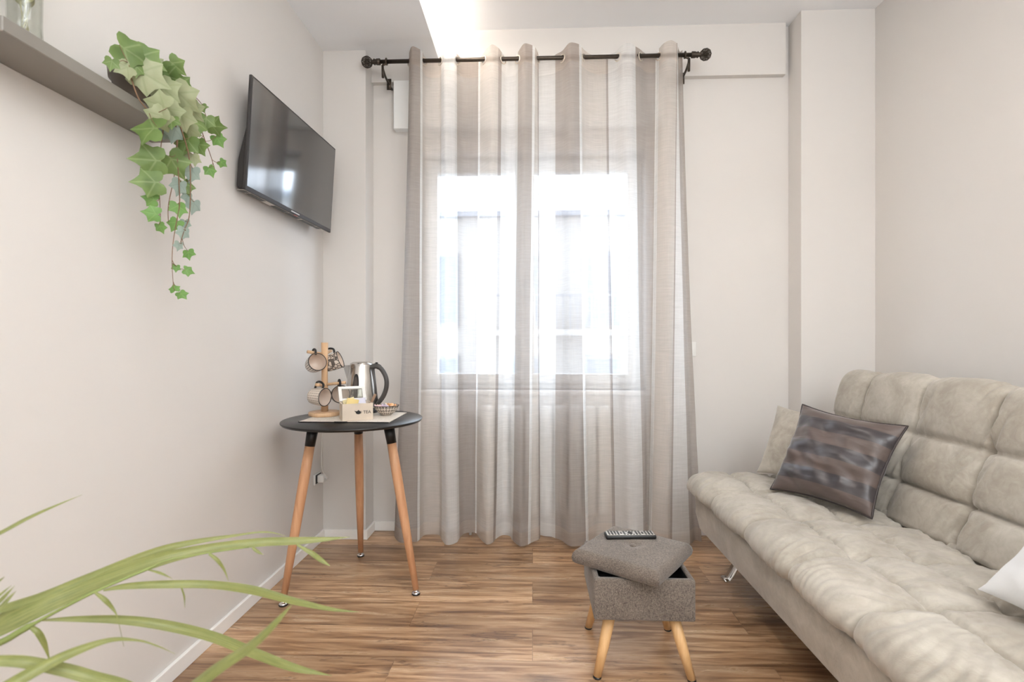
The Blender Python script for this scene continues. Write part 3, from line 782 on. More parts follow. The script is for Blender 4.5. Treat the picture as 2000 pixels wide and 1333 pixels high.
# ---- mug tree
mt = Vector((-0.950, 2.305, MZ))
stand = thing('mug_tree', 'light wooden mug tree with round base and four pegs', 'mug stand', mt)
bm = B(); lathe(bm, [(0, 0), (0.066, 0), (0.069, 0.003), (0.069, 0.016), (0.066, 0.019), (0, 0.019)], mt, 48); obj('base', bm, MUGWOOD, stand)
bm = B(); tube(bm, [mt+Vector((0, 0, 0.019)), mt+Vector((0, 0, 0.2)), mt+Vector((0, 0, 0.333))], [0.016, 0.0135, 0.0155], 20); obj('post', bm, MUGWOOD, stand)
def peg(ang, z, L_=0.085):
    d = Vector((math.cos(ang), math.sin(ang), 0.16)); s = mt + Vector((0, 0, z))
    bm = B(); tube(bm, [s, s+d*L_], [0.0065, 0.0075], 12); obj('peg', bm, MUGWOOD, stand)
    return s + d*L_*0.62, d
def mug(center, axis, up, body_mat, label, rr=0.039, hh=0.074):
    """axis: from base to mouth; up: side where the handle is"""
    ax = Vector(axis).normalized(); up = Vector(up); up = (up-ax*up.dot(ax)).normalized(); sd = up.cross(ax)
    M = Matrix((( sd.x, up.x, ax.x, center[0]), (sd.y, up.y, ax.y, center[1]), (sd.z, up.z, ax.z, center[2]), (0, 0, 0, 1)))
    t = thing('mug', label, 'mug', center, 'mugs hanging on the wooden mug tree')
    bm = B(); uvl = bm.loops.layers.uv.new('UVMap'); n = 48
    prof = [(0.0, -hh/2), (rr*0.72, -hh/2), (rr*0.86, -hh/2+0.004), (rr*0.93, -hh*0.3), (rr, hh*0.1), (rr*1.02, hh/2)]
    rings = [[bm.verts.new((r*math.cos(2*PI*k/n), r*math.sin(2*PI*k/n), z)) for k in range(n)] if r > 0 else [bm.verts.new((0, 0, z))] for r, z in prof]
    for i in range(len(rings)-1):
        for k in range(n):
            k2 = (k+1) % n
            if len(rings[i]) == 1: f = bm.faces.new([rings[i][0], rings[i+1][k], rings[i+1][k2]])
            else: f = bm.faces.new([rings[i][k], rings[i][k2], rings[i+1][k2], rings[i+1][k]])
            for lp in f.loops:
                co = lp.vert.co; uu = (k/n if lp.vert in (rings[i][k] if len(rings[i]) > 1 else None, rings[i+1][k]) else (k+1)/n)
                lp[uvl].uv = (uu, (co.z+hh/2)/hh)
    bm.transform(M); obj('body', bm, body_mat, t)
    bm = B(); lathe(bm, [(0, -hh/2+0.005), (rr*0.75, -hh/2+0.006), (rr*0.93, 0), (rr*0.99, hh/2)], n=48); bm.transform(M); obj('inside', bm, CERAM, t)
    bm = B(); torus(bm, (0, 0, hh/2), (0, 0, 1), rr*1.005, 0.0017, 48, 6); bm.transform(M); obj('rim', bm, INK, t)
    bm = B(); tube(bm, smooth_path([(0, rr*0.9, hh*0.30), (0, rr+0.017, hh*0.33), (0, rr+0.027, hh*0.08), (0, rr+0.022, -hh*0.16), (0, rr*0.9, -hh*0.28)], 6), 0.0048, 10)
    bm.transform(M); obj('handle', bm, INK, t)
    return t
# each hangs below its peg, handle up
def hang(px, py, t_, axis, z, body, label):
    ax = Vector(axis).normalized(); up = Vector((0, 0, 1)); up = (up - ax*up.dot(ax)).normalized()
    c = atD(px, py, t_); hole = c + up*(0.039+0.0125)
    st = mt + Vector((0, 0, hole.z - mt.z - 0.008)); d = (hole-st).normalized()
    bm = B(); tube(bm, [st, st+d*((hole-st).length+0.030)], [0.0065, 0.0072], 12); obj('peg', bm, MUGWOOD, stand)
    return mug(c, ax, up, body, label)
hang(615, 711, 2.295, (0.62, -0.70, 0.26), 0, PDOT, 'mug on the upper left peg of the wooden tree, open mouth facing the room')
hang(650, 708, 2.395, (0.92, 0.10, 0.36), 0, PNET, 'mug with bold dark net print on the upper right peg')
hang(622, 775, 2.27, (0.93, -0.34, -0.05), 0, PDASH, 'mug with small dash print on the lower left peg')
hang(663, 771, 2.325, (0.50, -0.85, 0.12), 0, PNET, 'mug with dark net print on the lower right peg, partly behind the tea box lid')

# ---- kettle
kc = Vector((-0.818, 2.42, MZ))
ket = thing('electric_kettle', 'brushed steel electric kettle with dark handle behind the tea box', 'kettle', kc)
bm = B(); lathe(bm, [(0, 0.0), (0.078, 0), (0.080, 0.004), (0.078, 0.018), (0.072, 0.022), (0, 0.022)], kc, 48); obj('power_base', bm, BLKP, ket)
bm = B(); lathe(bm, [(0, 0.023), (0.075, 0.023), (0.0765, 0.03), (0.076, 0.06), (0.071, 0.12), (0.064, 0.17), (0.058, 0.205), (0.056, 0.222), (0.054, 0.228)], kc, 64); body = obj('body', bm, STEEL, ket)
bm = B(); lathe(bm, [(0.054, 0.226), (0.052, 0.234), (0.040, 0.241), (0, 0.243)], kc, 48); obj('lid', bm, STEEL, ket)
bm = B()
# spout to the left
sp = [(-0.050, 0.222), (-0.062, 0.222), (-0.084, 0.224), (-0.070, 0.165)]
for s in (-1, 1):
    pass
vs = [bm.verts.new(kc+Vector(p)) for p in ((-0.045, -0.028, 0.226), (-0.090, 0, 0.224), (-0.045, 0.028, 0.226), (-0.062, -0.016, 0.15), (-0.062, 0.016, 0.15), (-0.045, 0, 0.226))]
bm.faces.new([vs[0], vs[1], vs[3]]); bm.faces.new([vs[1], vs[2], vs[4]]); bm.faces.new([vs[1], vs[4], vs[3]]); bm.faces.new([vs[0], vs[5], vs[1]]); bm.faces.new([vs[5], vs[2], vs[1]])
bm.faces.new([vs[0], vs[3], vs[4], vs[2], vs[5]])
obj('spout', bm, STEEL, body, smooth=False)
hd = Vector((0.985, -0.17, 0)).normalized()
def kp(r, z): return kc + hd*r + Vector((0, 0, z))
bm = B()
hp = smooth_path([(0.052, 0.216), (0.078, 0.222), (0.105, 0.205), (0.127, 0.165), (0.128, 0.12), (0.110, 0.075), (0.080, 0.042), (0.070, 0.05)], 6)
tube(bm, [kp(a, b) for a, b in hp], [0.013]*10 + [0.011]*(len(hp)-10), 14)
tube(bm, [kp(0.073, 0.045), kp(0.068, 0.12), kp(0.056, 0.212)], [0.012, 0.009, 0.010], 12)
obj('handle', bm, GREYP, ket)
bm = B(); lathe(bm, [(0, 0.010), (0.006, 0.009), (0.007, 0)], kp(0.078, 0.23), 16); obj('lid_button', bm, BLKP, ket)
bm = B()
wd = Vector((-0.05, -1, 0)).normalized(); ws = Vector((1, -0.05, 0)).normalized()
for s in range(2):
    n = 32; w0 = [0.0135, 0.0095][s]; h0 = [0.062, 0.050][s]
    lp = []
    for k in range(n):
        a = 2*PI*k/n; x = w0*math.cos(a); z = h0*math.copysign(abs(math.sin(a))**0.75, math.sin(a))
        zz = 0.125+z; rad_ = 0.0757 - (zz-0.05)*0.085 if zz > 0.05 else 0.0765
        lp.append(kc + ws*x + wd*(math.sqrt(rad_**2-x*x)+[0.0012, 0.003][s]) + Vector((0, 0, zz)))
    v = [bm.verts.new(p) for p in lp]; f = bm.faces.new(v); f.material_index = s
obj('water_gauge', bm, [BLKP, plain('smoked_gauge', lin(92, 84, 78), 0.15)], body, smooth=False)
# ---- tea box
tb = thing('tea_box', 'small pale wooden tea box with open glazed lid, marked TEA', 'box', (-0.746, 2.160, MZ), rot=(0, 0, R(28)))
MB = Matrix.Translation((-0.746, 2.160, MZ)) @ Matrix.Rotation(R(28), 4, 'Z')
bw, bd, bh, tk = 0.064, 0.090, 0.072, 0.005     # half width, depth, height
bm = B()
box(bm, -bw, bw, 0, tk, 0, bh, 0.001, 1); box(bm, -bw, bw, bd-tk, bd, 0, bh, 0.001, 1)
box(bm, -bw, -bw+tk, tk, bd-tk, 0, bh, 0.001, 1); box(bm, bw-tk, bw, tk, bd-tk, 0, bh, 0.001, 1); box(bm, -bw+tk, bw-tk, tk, bd-tk, 0, 0.005)
bm.transform(MB); obj('body', bm, KRAFT, tb, smooth=False)
ML = MB @ Matrix.Translation((-0.007, bd, bh)) @ Matrix.Rotation(R(50), 4, 'X')
bm = B()
for a in ((-bw+0.006, -bw+0.020, 0, 0.078), (bw-0.020, bw-0.006, 0, 0.078), (-bw+0.02, bw-0.02, 0, 0.013), (-bw+0.02, bw-0.02, 0.065, 0.078)):
    box(bm, a[0], a[1], a[2], a[3], 0, 0.008, 0.001, 1)
bm.transform(ML); ldd = obj('lid', bm, WHITEP, tb, smooth=False)
bm = B(); box(bm, -bw+0.018, bw-0.018, 0.011, 0.067, 0.003, 0.005); bm.transform(ML); obj('pane', bm, VASEG, ldd, smooth=False)
def text_bm(txt, size, M):
    cu = bpy.data.curves.new('lettering', 'FONT'); cu.body = txt; cu.size = size; cu.extrude = 0.0002; cu.align_x = 'LEFT'
    o = bpy.data.objects.new('lettering', cu); C.objects.link(o); bpy.context.view_layer.update()
    me = o.evaluated_get(bpy.context.evaluated_depsgraph_get()).to_mesh(); bm = B(); bm.from_mesh(me)
    bpy.data.objects.remove(o); bpy.data.curves.remove(cu)
    bm.transform(M); return bm
MT = MB @ Matrix.Translation((0.022, -0.0006, 0.028)) @ Matrix.Rotation(R(90), 4, 'X')
obj('lettering', text_bm('TEA', 0.0185, MT), INK, tb, smooth=False)
bm = B()
def disc(bm, cx_, cz, rx, rz, n=24):
    bm.faces.new([bm.verts.new((cx_+rx*math.cos(2*PI*k/n), -0.0012, cz+rz*math.sin(2*PI*k/n))) for k in range(n)])
disc(bm, 0.002, 0.034, 0.0105, 0.0075); disc(bm, 0.002, 0.0425, 0.0022, 0.0018)
bm.faces.new([bm.verts.new(p) for p in ((-0.006, -0.0012, 0.032), (-0.0145, -0.0012, 0.041), (-0.012, -0.0012, 0.0415), (-0.004, -0.0012, 0.038))])
tube(bm, [(0.011, -0.0008, 0.039), (0.0155, -0.0008, 0.038), (0.0155, -0.0008, 0.032), (0.010, -0.0008, 0.030)], 0.0008, 5)
bm.transform(MB); obj('teapot_mark', bm, INK, tb, smooth=False)
cols = [lin(226, 200, 130), lin(232, 218, 170), lin(214, 212, 226), lin(150, 120, 96)]
for k, (x, y, rz, rx, c, lab) in enumerate(((-0.028, 0.030, 14, -12, 0, 'yellow tea sachet standing foremost in the tea box'), (-0.012, 0.062, -18, 2, 1, 'cream tea sachet tilted behind the yellow one'),
        (0.022, 0.034, -8, -14, 2, 'pale lilac tea sachet in the tea box'), (0.046, 0.052, 24, 8, 3, 'brown sugar stick leaning over the right side of the tea box'))):
    bm = B(); hw = 0.025 if c < 3 else 0.006
    box(bm, -hw, hw, -0.002, 0.002, 0.0, 0.066 if c < 3 else 0.088, 0.0015, 2)
    M = MB @ Matrix.Translation((x, y, 0.026)) @ Matrix.Rotation(R(rz), 4, 'Y') @ Matrix.Rotation(R(rx), 4, 'X')
    bm.transform(M); tag(obj('tea_sachet', bm, plain('sachet_paper', cols[c], 0.5)), lab, 'tea bag', 'sachets in the tea box')

# ---- bowl with sweets
bc = Vector((-0.672, 2.33, MZ))
bowl = thing('bowl', 'small bowl with dark dotted pattern holding wrapped sweets', 'bowl', bc)
bm = B(); uvl = bm.loops.layers.uv.new('UVMap'); n = 56
prof = [(0.022, 0), (0.024, 0.003), (0.036, 0.012), (0.050, 0.028), (0.057, 0.044)]
rg = [[bm.verts.new(bc + Vector((r*math.cos(2*PI*k/n), r*math.sin(2*PI*k/n), z))) for k in range(n)] for r, z in prof]
for i in range(len(rg)-1):
    for k in range(n):
        k2 = (k+1) % n; f = bm.faces.new([rg[i][k], rg[i][k2], rg[i+1][k2], rg[i+1][k]])
        for lp, uv in zip(f.loops, ((k/n, i/4), ((k+1)/n, i/4), ((k+1)/n, (i+1)/4), (k/n, (i+1)/4))): lp[uvl].uv = uv
bm.faces.new(rg[0][::-1])
obj('body', bm, PDOT, bowl)
bm = B(); lathe(bm, [(0, 0.006), (0.022, 0.007), (0.035, 0.016), (0.048, 0.031), (0.0555, 0.044)], bc, 48); obj('inside', bm, CERAM, bowl)
bm = B(); torus(bm, bc+Vector((0, 0, 0.044)), (0, 0, 1), 0.0565, 0.0016, 48, 6); obj('rim', bm, INK, bowl)
sw = [(-0.030, -0.010, 0.044, 30, 'pink'), (-0.012, 0.018, 0.048, 100, 'white'), (0.005, -0.020, 0.046, -20, 'lilac'), (0.024, 0.004, 0.050, 60, 'orange'),
      (0.030, -0.022, 0.044, 140, 'peach'), (-0.036, 0.014, 0.042, 80, 'cream'), (0.010, 0.030, 0.046, 10, 'apricot')]
scol = dict(pink=lin(232, 196, 200), white=lin(238, 232, 232), lilac=lin(214, 196, 216), orange=lin(244, 184, 130), peach=lin(240, 196, 160), cream=lin(238, 222, 190), apricot=lin(246, 200, 140))
place = {'pink': 'at the front left of', 'white': 'near the middle of', 'lilac': 'at the front of', 'orange': 'topmost, on the right of', 'peach': 'at the front right rim of', 'cream': 'at the left rim of', 'apricot': 'at the back of'}
for x, y, z, a, nme in sw:
    p = bc + Vector((x, y, z-0.006)); m_ = plain(nme+'_wrapper', scol[nme], 0.35); M = Matrix.Translation(p) @ Matrix.Rotation(R(a), 4, 'Z') @ Matrix.Rotation(R(12), 4, 'Y')
    t = thing('wrapped_sweet', f'{nme} wrapped sweet {place[nme]} the patterned bowl', 'candy', p, 'wrapped sweets in the bowl')
    bm = B(); lathe(bm, [(0, -0.013), (0.006, -0.012), (0.0095, -0.006), (0.010, 0.004), (0.007, 0.012), (0, 0.013)], n=14, M=Matrix.Rotation(PI/2, 4, 'Y')); bm.transform(M); obj('sweet', bm, m_, t)
    bm = B()
    for s in (-1, 1):
        c0 = bm.verts.new((s*0.011, 0, 0)); fan = [bm.verts.new((s*0.023, 0.010*math.cos(q*PI/4), 0.004*(-1)**q + 0.009*math.sin(q*PI/4)-0.002)) for q in range(5)]
        for q in range(4): bm.faces.new([c0, fan[q], fan[q+1]])
    bm.transform(M); obj('wrapper_end', bm, m_, t, smooth=False)

# ================================================================== SOCKETS
so = thing('wall_socket', 'white wall socket with a white plug low on the left wall behind the table leg', 'socket', (XL, 2.66, 0.35))
bm = B(); box(bm, XL, XL+0.009, 2.615, 2.705, 0.322, 0.378, 0.003); obj('plate', bm, WHITEP, so)
bm = B(); box(bm, XL+0.009, XL+0.011, 2.628, 2.692, 0.327, 0.373); obj('insert', bm, BLKP, so, smooth=False)
bm = B(); box(bm, XL+0.011, XL+0.045, 2.640, 2.680, 0.33, 0.37, 0.006, 3); tube(bm, [(XL+0.045, 2.66, 0.352), (XL+0.058, 2.66, 0.352)], 0.008, 12)
cord = thing('power_cord', 'white kettle power cord with a plug in the low socket behind the table', 'cord', (XL+0.05, 2.66, 0.35))
obj('plug', bm, WHITEP, cord)
bm = B(); tube(bm, smooth_path([(-0.905, 2.405, TZ+0.004), (-0.94, 2.45, TZ+0.0045), (-1.0, 2.50, TZ+0.003), (-1.035, 2.52, TZ-0.02), (-1.075, 2.58, 0.60), (-1.095, 2.62, 0.42), (XL+0.058, 2.66, 0.354)], 8), 0.003, 8)
obj('cable', bm, WHITEP, cord)
so = thing('wall_socket', 'white three-hole wall socket on the back wall beside the right curtain edge', 'socket', (0.885, YB, 1.03))
bm = B(); box(bm, 0.825, 0.905, YB-0.009, YB, 0.99, 1.07, 0.003); obj('plate', bm, WHITEP, so)
bm = B()
for k in (-1, 0, 1): tube(bm, [(0.866, YB-0.009, 1.033+k*0.013), (0.866, YB-0.0102, 1.033+k*0.013)], 0.0032, 10)
obj('socket_hole', bm, BLKP, so, smooth=False)

# ================================================================== TELEVISION
def quadM():
    # frame of the screen: origin bottom-near corner, u to the far end, v up, n into the room
    BLn = atD(479, 362, 1.93); BRf = atD(641, 455, 2.62); TLn = atD(487, 144, 1.93)
    u = (BRf-BLn); u.z = 0; u.normalize(); return BLn, BRf, TLn, u
BLn, BRf, TLn, uu = quadM()
LEN, HGT = 0.722, 0.434
zb = 1.643
n0 = Vector((uu.y, -uu.x, 0)); uu = (uu - Vector((0, 0, 0.012))).normalized()           # into the room
tilt = R(3.5)
vv = (Vector((0, 0, 1))*math.cos(tilt) + n0*math.sin(tilt)); nn = uu.cross(vv); 
if nn.x < 0: nn = -nn
o0 = Vector((BLn.x, BLn.y, zb))
MTV = Matrix(((uu.x, vv.x, nn.x, o0.x), (uu.y, vv.y, nn.y, o0.y), (uu.z, vv.z, nn.z, o0.z), (0, 0, 0, 1)))
tv = thing('television', 'flat black television tilted on the left wall beside the ivy', 'television', o0)
bm = B(); box(bm, 0, LEN, 0, HGT, -0.012, 0.0, 0.003, 2); bm.transform(MTV); obj('bezel', bm, TVBACK, tv, smooth=False)
bm = B(); box(bm, 0.008, LEN-0.008, 0.016, HGT-0.008, 0.0, 0.0012); bm.transform(MTV); obj('screen', bm, TVSCR, tv, smooth=False)
bm = B(); t_ = bmesh.new(); bmesh.ops.create_cube(t_, size=1)
for v in t_.verts:
    x = 0.5+v.co.x; y = 0.5+v.co.y; back = v.co.z < 0
    v.co = Vector((0.006 + x*(LEN-0.012) if not back else 0.012 + x*(LEN-0.024), (0.004 if not back else 0.010) + y*((0.26 if not back else 0.11)), -0.012 if not back else -0.046))
bmesh.ops.bevel(t_, geom=t_.edges[:], offset=0.004, segments=2, affect='EDGES'); merge(bm, t_)
bm.transform(MTV); bk_ = obj('rear_casing', bm, TVBACK, tv, smooth=False)
for a, b in ((0.02, 0.055), (0.065, 0.165), (0.235, 0.34), (0.35, 0.45), (0.47, 0.60), (0.61, 0.65)):
    bm = B(); box(bm, a, b, 0.0015, 0.0075, -0.040, -0.018); bm.transform(MTV); obj('vent', bm, BLKP, bk_, smooth=False)
for a in (0.03, 0.12, 0.22, 0.40, 0.55, 0.66):
    bm = B(); lathe(bm, [(0, 0), (0.003, 0)], (0, 0, 0), 10, Matrix.Rotation(PI/2, 4, 'X')); bm.transform(MTV @ Matrix.Translation((a, 0.0025, -0.014))); obj('screw', bm, CHROME, bk_, smooth=False)
bm = B(); box(bm, 0.014, LEN-0.014, 0.0026, 0.0034, -0.043, -0.004); bm.transform(MTV); obj('underside_plate', bm, plain('grey_plastic', lin(214, 208, 200), 0.4), bk_, smooth=False)
bm = B(); box(bm, 0.33, 0.40, 0.006, 0.0105, 0.0002, 0.0016); bm.transform(MTV); obj('name_badge', bm, plain('silver_badge', lin(205, 200, 195), 0.3, 0.5), tv, smooth=False)
bm = B(); box(bm, 0.365, 0.395, -0.0006, 0.0002, -0.010, -0.002); bm.transform(MTV); obj('sticker', bm, plain('red_white_sticker', lin(206, 130, 126), 0.5), tv, smooth=False)
bm = B(); box(bm, XL, XL+0.012, 2.16, 2.30, 1.76, 1.96, 0.003)
cc = MTV @ Vector((LEN*0.47, 0.22, -0.02)); box(bm, XL+0.01, max(XL+0.012, cc.x), 2.20, 2.26, 1.80, 1.92); obj('wall_mount', bm, BLACKM, tv, smooth=False)

# ================================================================== SHELF
sh = None
bm = B(); box(bm, XL, -1.016, 0.942, 1.49, 1.662, 1.692, 0.0015, 1)
tag(obj('wall_shelf', bm, SHELF, smooth=False), 'long grey floating shelf on the left wall carrying vase and ivy', 'shelf')
# vase with dried stems
vc = Vector((-1.078, 1.045, 1.692))
vase = thing('glass_vase', 'clear glass vase with dried stems at the near end of the grey shelf', 'vase', vc)
bm = B(); lathe(bm, [(0, 0.0), (0.028, 0), (0.031, 0.003), (0.029, 0.05), (0.030, 0.12), (0.038, 0.19), (0.036, 0.19), (0.028, 0.12), (0.027, 0.05), (0.028, 0.008), (0, 0.006)], vc, 40); obj('glass', bm, VASEG, vase)
DRY = plain('dried_olive_stem', lin(150, 144, 100), 0.8, var=0.15, vscale=60)
for k in range(6):
    a = k*2.4; bm = B()
    p0 = vc + Vector((0.012*math.cos(a), 0.012*math.sin(a), 0.008)); p1 = vc + Vector((0.02*math.cos(a+2.6), 0.02*math.sin(a+2.6), 0.14)); p2 = vc + Vector((0.05*math.cos(a+2.6), 0.05*math.sin(a+2.6), 0.30))
    pth = smooth_path([tuple(p0), tuple(p1), tuple(p2)], 6); tube(bm, pth, 0.0014, 6)
    for q in range(4, len(pth)):
        pp = Vector(pth[q]); d = Vector((random.uniform(-1, 1), random.uniform(-1, 1), 1.2)).normalized()
        tube(bm, [pp, pp+d*0.008, pp+d*0.018, pp+d*0.026], [0.0012, 0.0042, 0.0036, 0.0006], 7)
    st_ = obj('dried_stem', bm, DRY, vase)

# ================================================================== IVY
pc = Vector((-1.052, 1.325, 1.692))
ivy = thing('potted_ivy', 'trailing ivy in a brown pot at the far end of the grey shelf', 'plant', pc)
bm = B(); lathe(bm, [(0, 0), (0.044, 0), (0.047, 0.004), (0.058, 0.062), (0.0635, 0.064), (0.066, 0.090), (0.061, 0.090), (0.054, 0.07), (0, 0.068)], pc, 48); obj('pot', bm, POTM, ivy)
bm = B(); lathe(bm, [(0, 0.083), (0.030, 0.082), (0.0565, 0.078)], pc, 32); obj('soil', bm, SOIL, ivy)
XI = -0.985
def iv(px, py, dx=0.0): return atX(px, py, XI+dx)
vines = [[(256, 152, -.02), (268, 187, .0), (284, 210, .01), (317, 243, .01), (314, 290, .0), (311, 356, .0), (312, 390, .0), (314, 435, .0)],
         [(300, 160, -.03), (338, 215, .02), (345, 290, .01), (340, 345, 0), (329, 401, 0), (329, 435, 0)],
         [(290, 150, -.03), (330, 200, .03), (346, 260, .02), (346, 300, .015), (351, 390, .01), (346, 426, .01), (338, 475, .01), (336, 514, .01), (338, 550, .01)],
         [(310, 160, -.03), (360, 200, .02), (388, 240, .02), (397, 265, .02), (410, 300, .02), (420, 332, .02)],
         [(280, 160, -.04), (262, 130, -.02), (240, 118, 0)], [(290, 160, -.04), (300, 135, -.01), (340, 130, 0)], [(300, 160, -.03), (330, 170, .01), (375, 185, .02), (398, 208, .02)],
         [(350, 240, .03), (368, 300, .03), (372, 350, .03), (370, 420, .02), (360, 450, .02), (352, 476, .02)]]
vp = []
bm = B()
for vn in vines:
    p = [tuple(iv(a, b, c)) for a, b, c in vn]; sp_ = smooth_path(p, 6); vp += [Vector(q) for q in sp_]
    tube(bm, sp_, [0.0019 - 0.0011*i/len(sp_) for i in range(len(sp_))], 6)
#  px, py, size, tip direction (deg, 0 right, 90 down), material, depth offset
LV = [(217, 126, 24, 100, 0, .0), (262, 106, 58, 10, 0, .0), (294, 118, 52, 18, 0, .02), (346, 132, 36, 38, 0, .03), (240, 134, 34, 150, 1, -.01), (266, 137, 28, 90, 0, .0),
      (296, 152, 62, 25, 1, .02), (327, 180, 54, 40, 1, .03), (338, 153, 42, 20, 0, .02), (361, 168, 34, 30, 0, .03), (362, 195, 56, 50, 1, .04), (381, 220, 40, 60, 1, .04),
      (305, 203, 50, 200, 1, .03), (284, 250, 60, 180, 0, .02), (308, 235, 46, 140, 1, .03), (337, 224, 44, 60, 1, .04), (357, 236, 44, 80, 1, .04), (384, 248, 40, 70, 0, .04),
      (402, 240, 32, 95, 0, .03), (424, 247, 36, 10, 0, .03), (428, 276, 27, 60, 3, .02), (436, 320, 18, 30, 3, .02), (340, 262, 38, 100, 2, .02), (362, 285, 44, 110, 0, .02),
      (391, 290, 34, 60, 0, .03), (379, 312, 28, 80, 1, .02), (287, 312, 58, 180, 0, .01), (343, 325, 54, 60, 0, .01), (287, 355, 54, 170, 0, .01), (374, 342, 36, 100, 2, .02),
      (350, 368, 34, 110, 2, .01), (364, 367, 34, 60, 0, .01), (292, 388, 28, 190, 3, .0), (294, 416, 32, 185, 3, .0), (314, 447, 22, 75, 3, .0), (378, 405, 32, 100, 2, .02), (366, 388, 24, 90, 2, .01),
      (349, 410, 34, 85, 3, .01), (341, 441, 28, 120, 3, .0), (363, 440, 22, 70, 2, .01), (358, 458, 28, 110, 2, .02), (349, 482, 20, 110, 2, .02), (368, 498, 24, 75, 3, .01), (370, 530, 22, 0, 3, .01),
      (344, 525, 16, 95, 3, .01), (340, 562, 20, 250, 3, .01), (357, 577, 22, 45, 3, .01), (412, 336, 24, 50, 3, .02), (320, 262, 30, 130, 2, .0), (372, 262, 34, 90, 1, .03), (334, 240, 30, 80, 0, .05),
      (318, 168, 40, 60, 0, .0), (350, 210, 36, 80, 0, .01), (276, 122, 34, 60, 3, -.02), (308, 132, 34, 30, 1, -.02), (395, 212, 22, 60, 0, .02), (352, 300, 28, 130, 1, .0)]
LO = [(1.0, 0), (0.74, .15), (.56, .30), (.49, .47), (.42, .70), (.24, .62), (.05, .53), (-.13, .58), (-.34, .50), (-.37, .30), (-.29, .12), (-.14, 0)]
outline = LO + [(x, -y) for x, y in LO[-2:0:-1]]
lf = B(); uvl = lf.loops.layers.uv.new('UVMap')
for (a, b, sz, ang, mi, dx) in LV:
    p = iv(a, b, dx); scale = (p-O).length/1000*sz*0.64
    tocam = (O-p).normalized(); right = Vector((ca, sa, 0)); up = Vector((0, 0, 1))
    N = (tocam + right*random.uniform(-.55, .55) + up*random.uniform(-.1, .7)).normalized()
    if mi == 2: N = (tocam*0.6 + right*random.uniform(0.4, 1.0)).normalized()
    d = right*math.cos(R(ang)) - up*math.sin(R(ang)); d = (d - N*d.dot(N)).normalized(); s_ = N.cross(d)
    org = p - d*0.33*scale
    def LP(x, y):
        z = -0.30*abs(y)*abs(y) - 0.10*max(0, x)**2 + 0.03*math.sin(7*x+a)
        if abs(y) < 1e-4: z -= 0.03
        return org + (d*x + s_*y + N*z)*scale
    cen = (0, 0)
    # fan with a mid ring so that the blade curls
    oc = [(0.0, 0.0)]; midr = [(x*0.55, y*0.55) for x, y in outline]
    vc_ = lf.verts.new(LP(0, 0)); vm_ = [lf.verts.new(LP(*q)) for q in midr]; vo_ = [lf.verts.new(LP(*q)) for q in outline]
    nO = len(outline)
    for k in range(nO):
        k2 = (k+1) % nO
        f1 = lf.faces.new([vc_, vm_[k], vm_[k2]]); f2 = lf.faces.new([vm_[k], vo_[k], vo_[k2], vm_[k2]])
        for lp_, q in zip(f1.loops, ((0, 0), midr[k], midr[k2])): lp_[uvl].uv = q
        for lp_, q in zip(f2.loops, (midr[k], outline[k], outline[k2], midr[k2])): lp_[uvl].uv = q
        f1.material_index = mi; f2.material_index = mi
    base = LP(-0.16, 0); near = min(vp, key=lambda q: (q-base-Vector((0, 0, 0.012))).length)
    md = (base+near)/2 + Vector((0, 0, -0.006)) + N*0.004
    tube(bm, smooth_path([tuple(near), tuple(md), tuple(base)], 4), 0.0008, 5)
obj('vine', bm, STEM, ivy)
obj('foliage', lf, IVY, ivy)

# ================================================================== PALM in the foreground
pp = Vector((-0.80, 0.22, 0))
palm = thing('potted_palm', 'green palm with long arching leaves in the near left foreground', 'plant', pp)
bm = B(); lathe(bm, [(0, 0), (0.10, 0), (0.11, 0.01), (0.14, 0.24), (0.148, 0.245), (0.148, 0.27), (0.138, 0.27), (0.13, 0.24), (0, 0.24)], pp, 40); obj('pot', bm, POTM, palm)
bm = B(); lathe(bm, [(0, 0.25), (0.131, 0.246)], pp, 32); obj('soil', bm, SOIL, palm)
def P7(x, y, t): return atD(x/2.778, 900+y/2.778, t)
def blade(bm, uvl, pts, w, fold=0.50, nrm=None):
    """pts in 3-D, w list of full widths"""
    data = smooth_path([tuple(p)+(q,) for p, q in zip(pts, w)], 8); rows = []
    for i, dt in enumerate(data):
        p = Vector(dt[:3]); a = Vector(data[max(i-1, 0)][:3]); b = Vector(data[min(i+1, len(data)-1)][:3]); tg = (b-a).normalized()
        N = (O-p).normalized()*0.9 + Vector((0.0, 0, 0.5)); N = (N - tg*N.dot(tg)).normalized(); sd = tg.cross(N)
        ww = max(dt[3], 0.0006)/2
        rows.append([bm.verts.new(p + sd*ww*k + N*ww*fold*(abs(k)-0.0)*-1) for k in (-1, -0.5, 0, 0.5, 1)])
    for i in range(len(rows)-1):
        for k in range(4):
            f = bm.faces.new([rows[i][k], rows[i][k+1], rows[i+1][k+1], rows[i+1][k]])
            for lp_, uv in zip(f.loops, ((i/8, k/4), (i/8, (k+1)/4), ((i+1)/8, (k+1)/4), ((i+1)/8, k/4))): lp_[uvl].uv = uv
def frond(spec, rachis, rad):
    bm = B(); tube(bm, smooth_path([tuple(p) for p in rachis], 6), rad, 8); r = obj('frond_stalk', bm, GSTEM, palm)
    for pts, w in spec:
        bm = B(); uvl = bm.loops.layers.uv.new('UVMap')
        blade(bm, uvl, [P7(*p) for p in pts], [q/2.778/1000*p[2] for q, p in zip(w, pts)])
        obj('leaflet', bm, PALM, r)
root = pp + Vector((0, 0, 0.25))
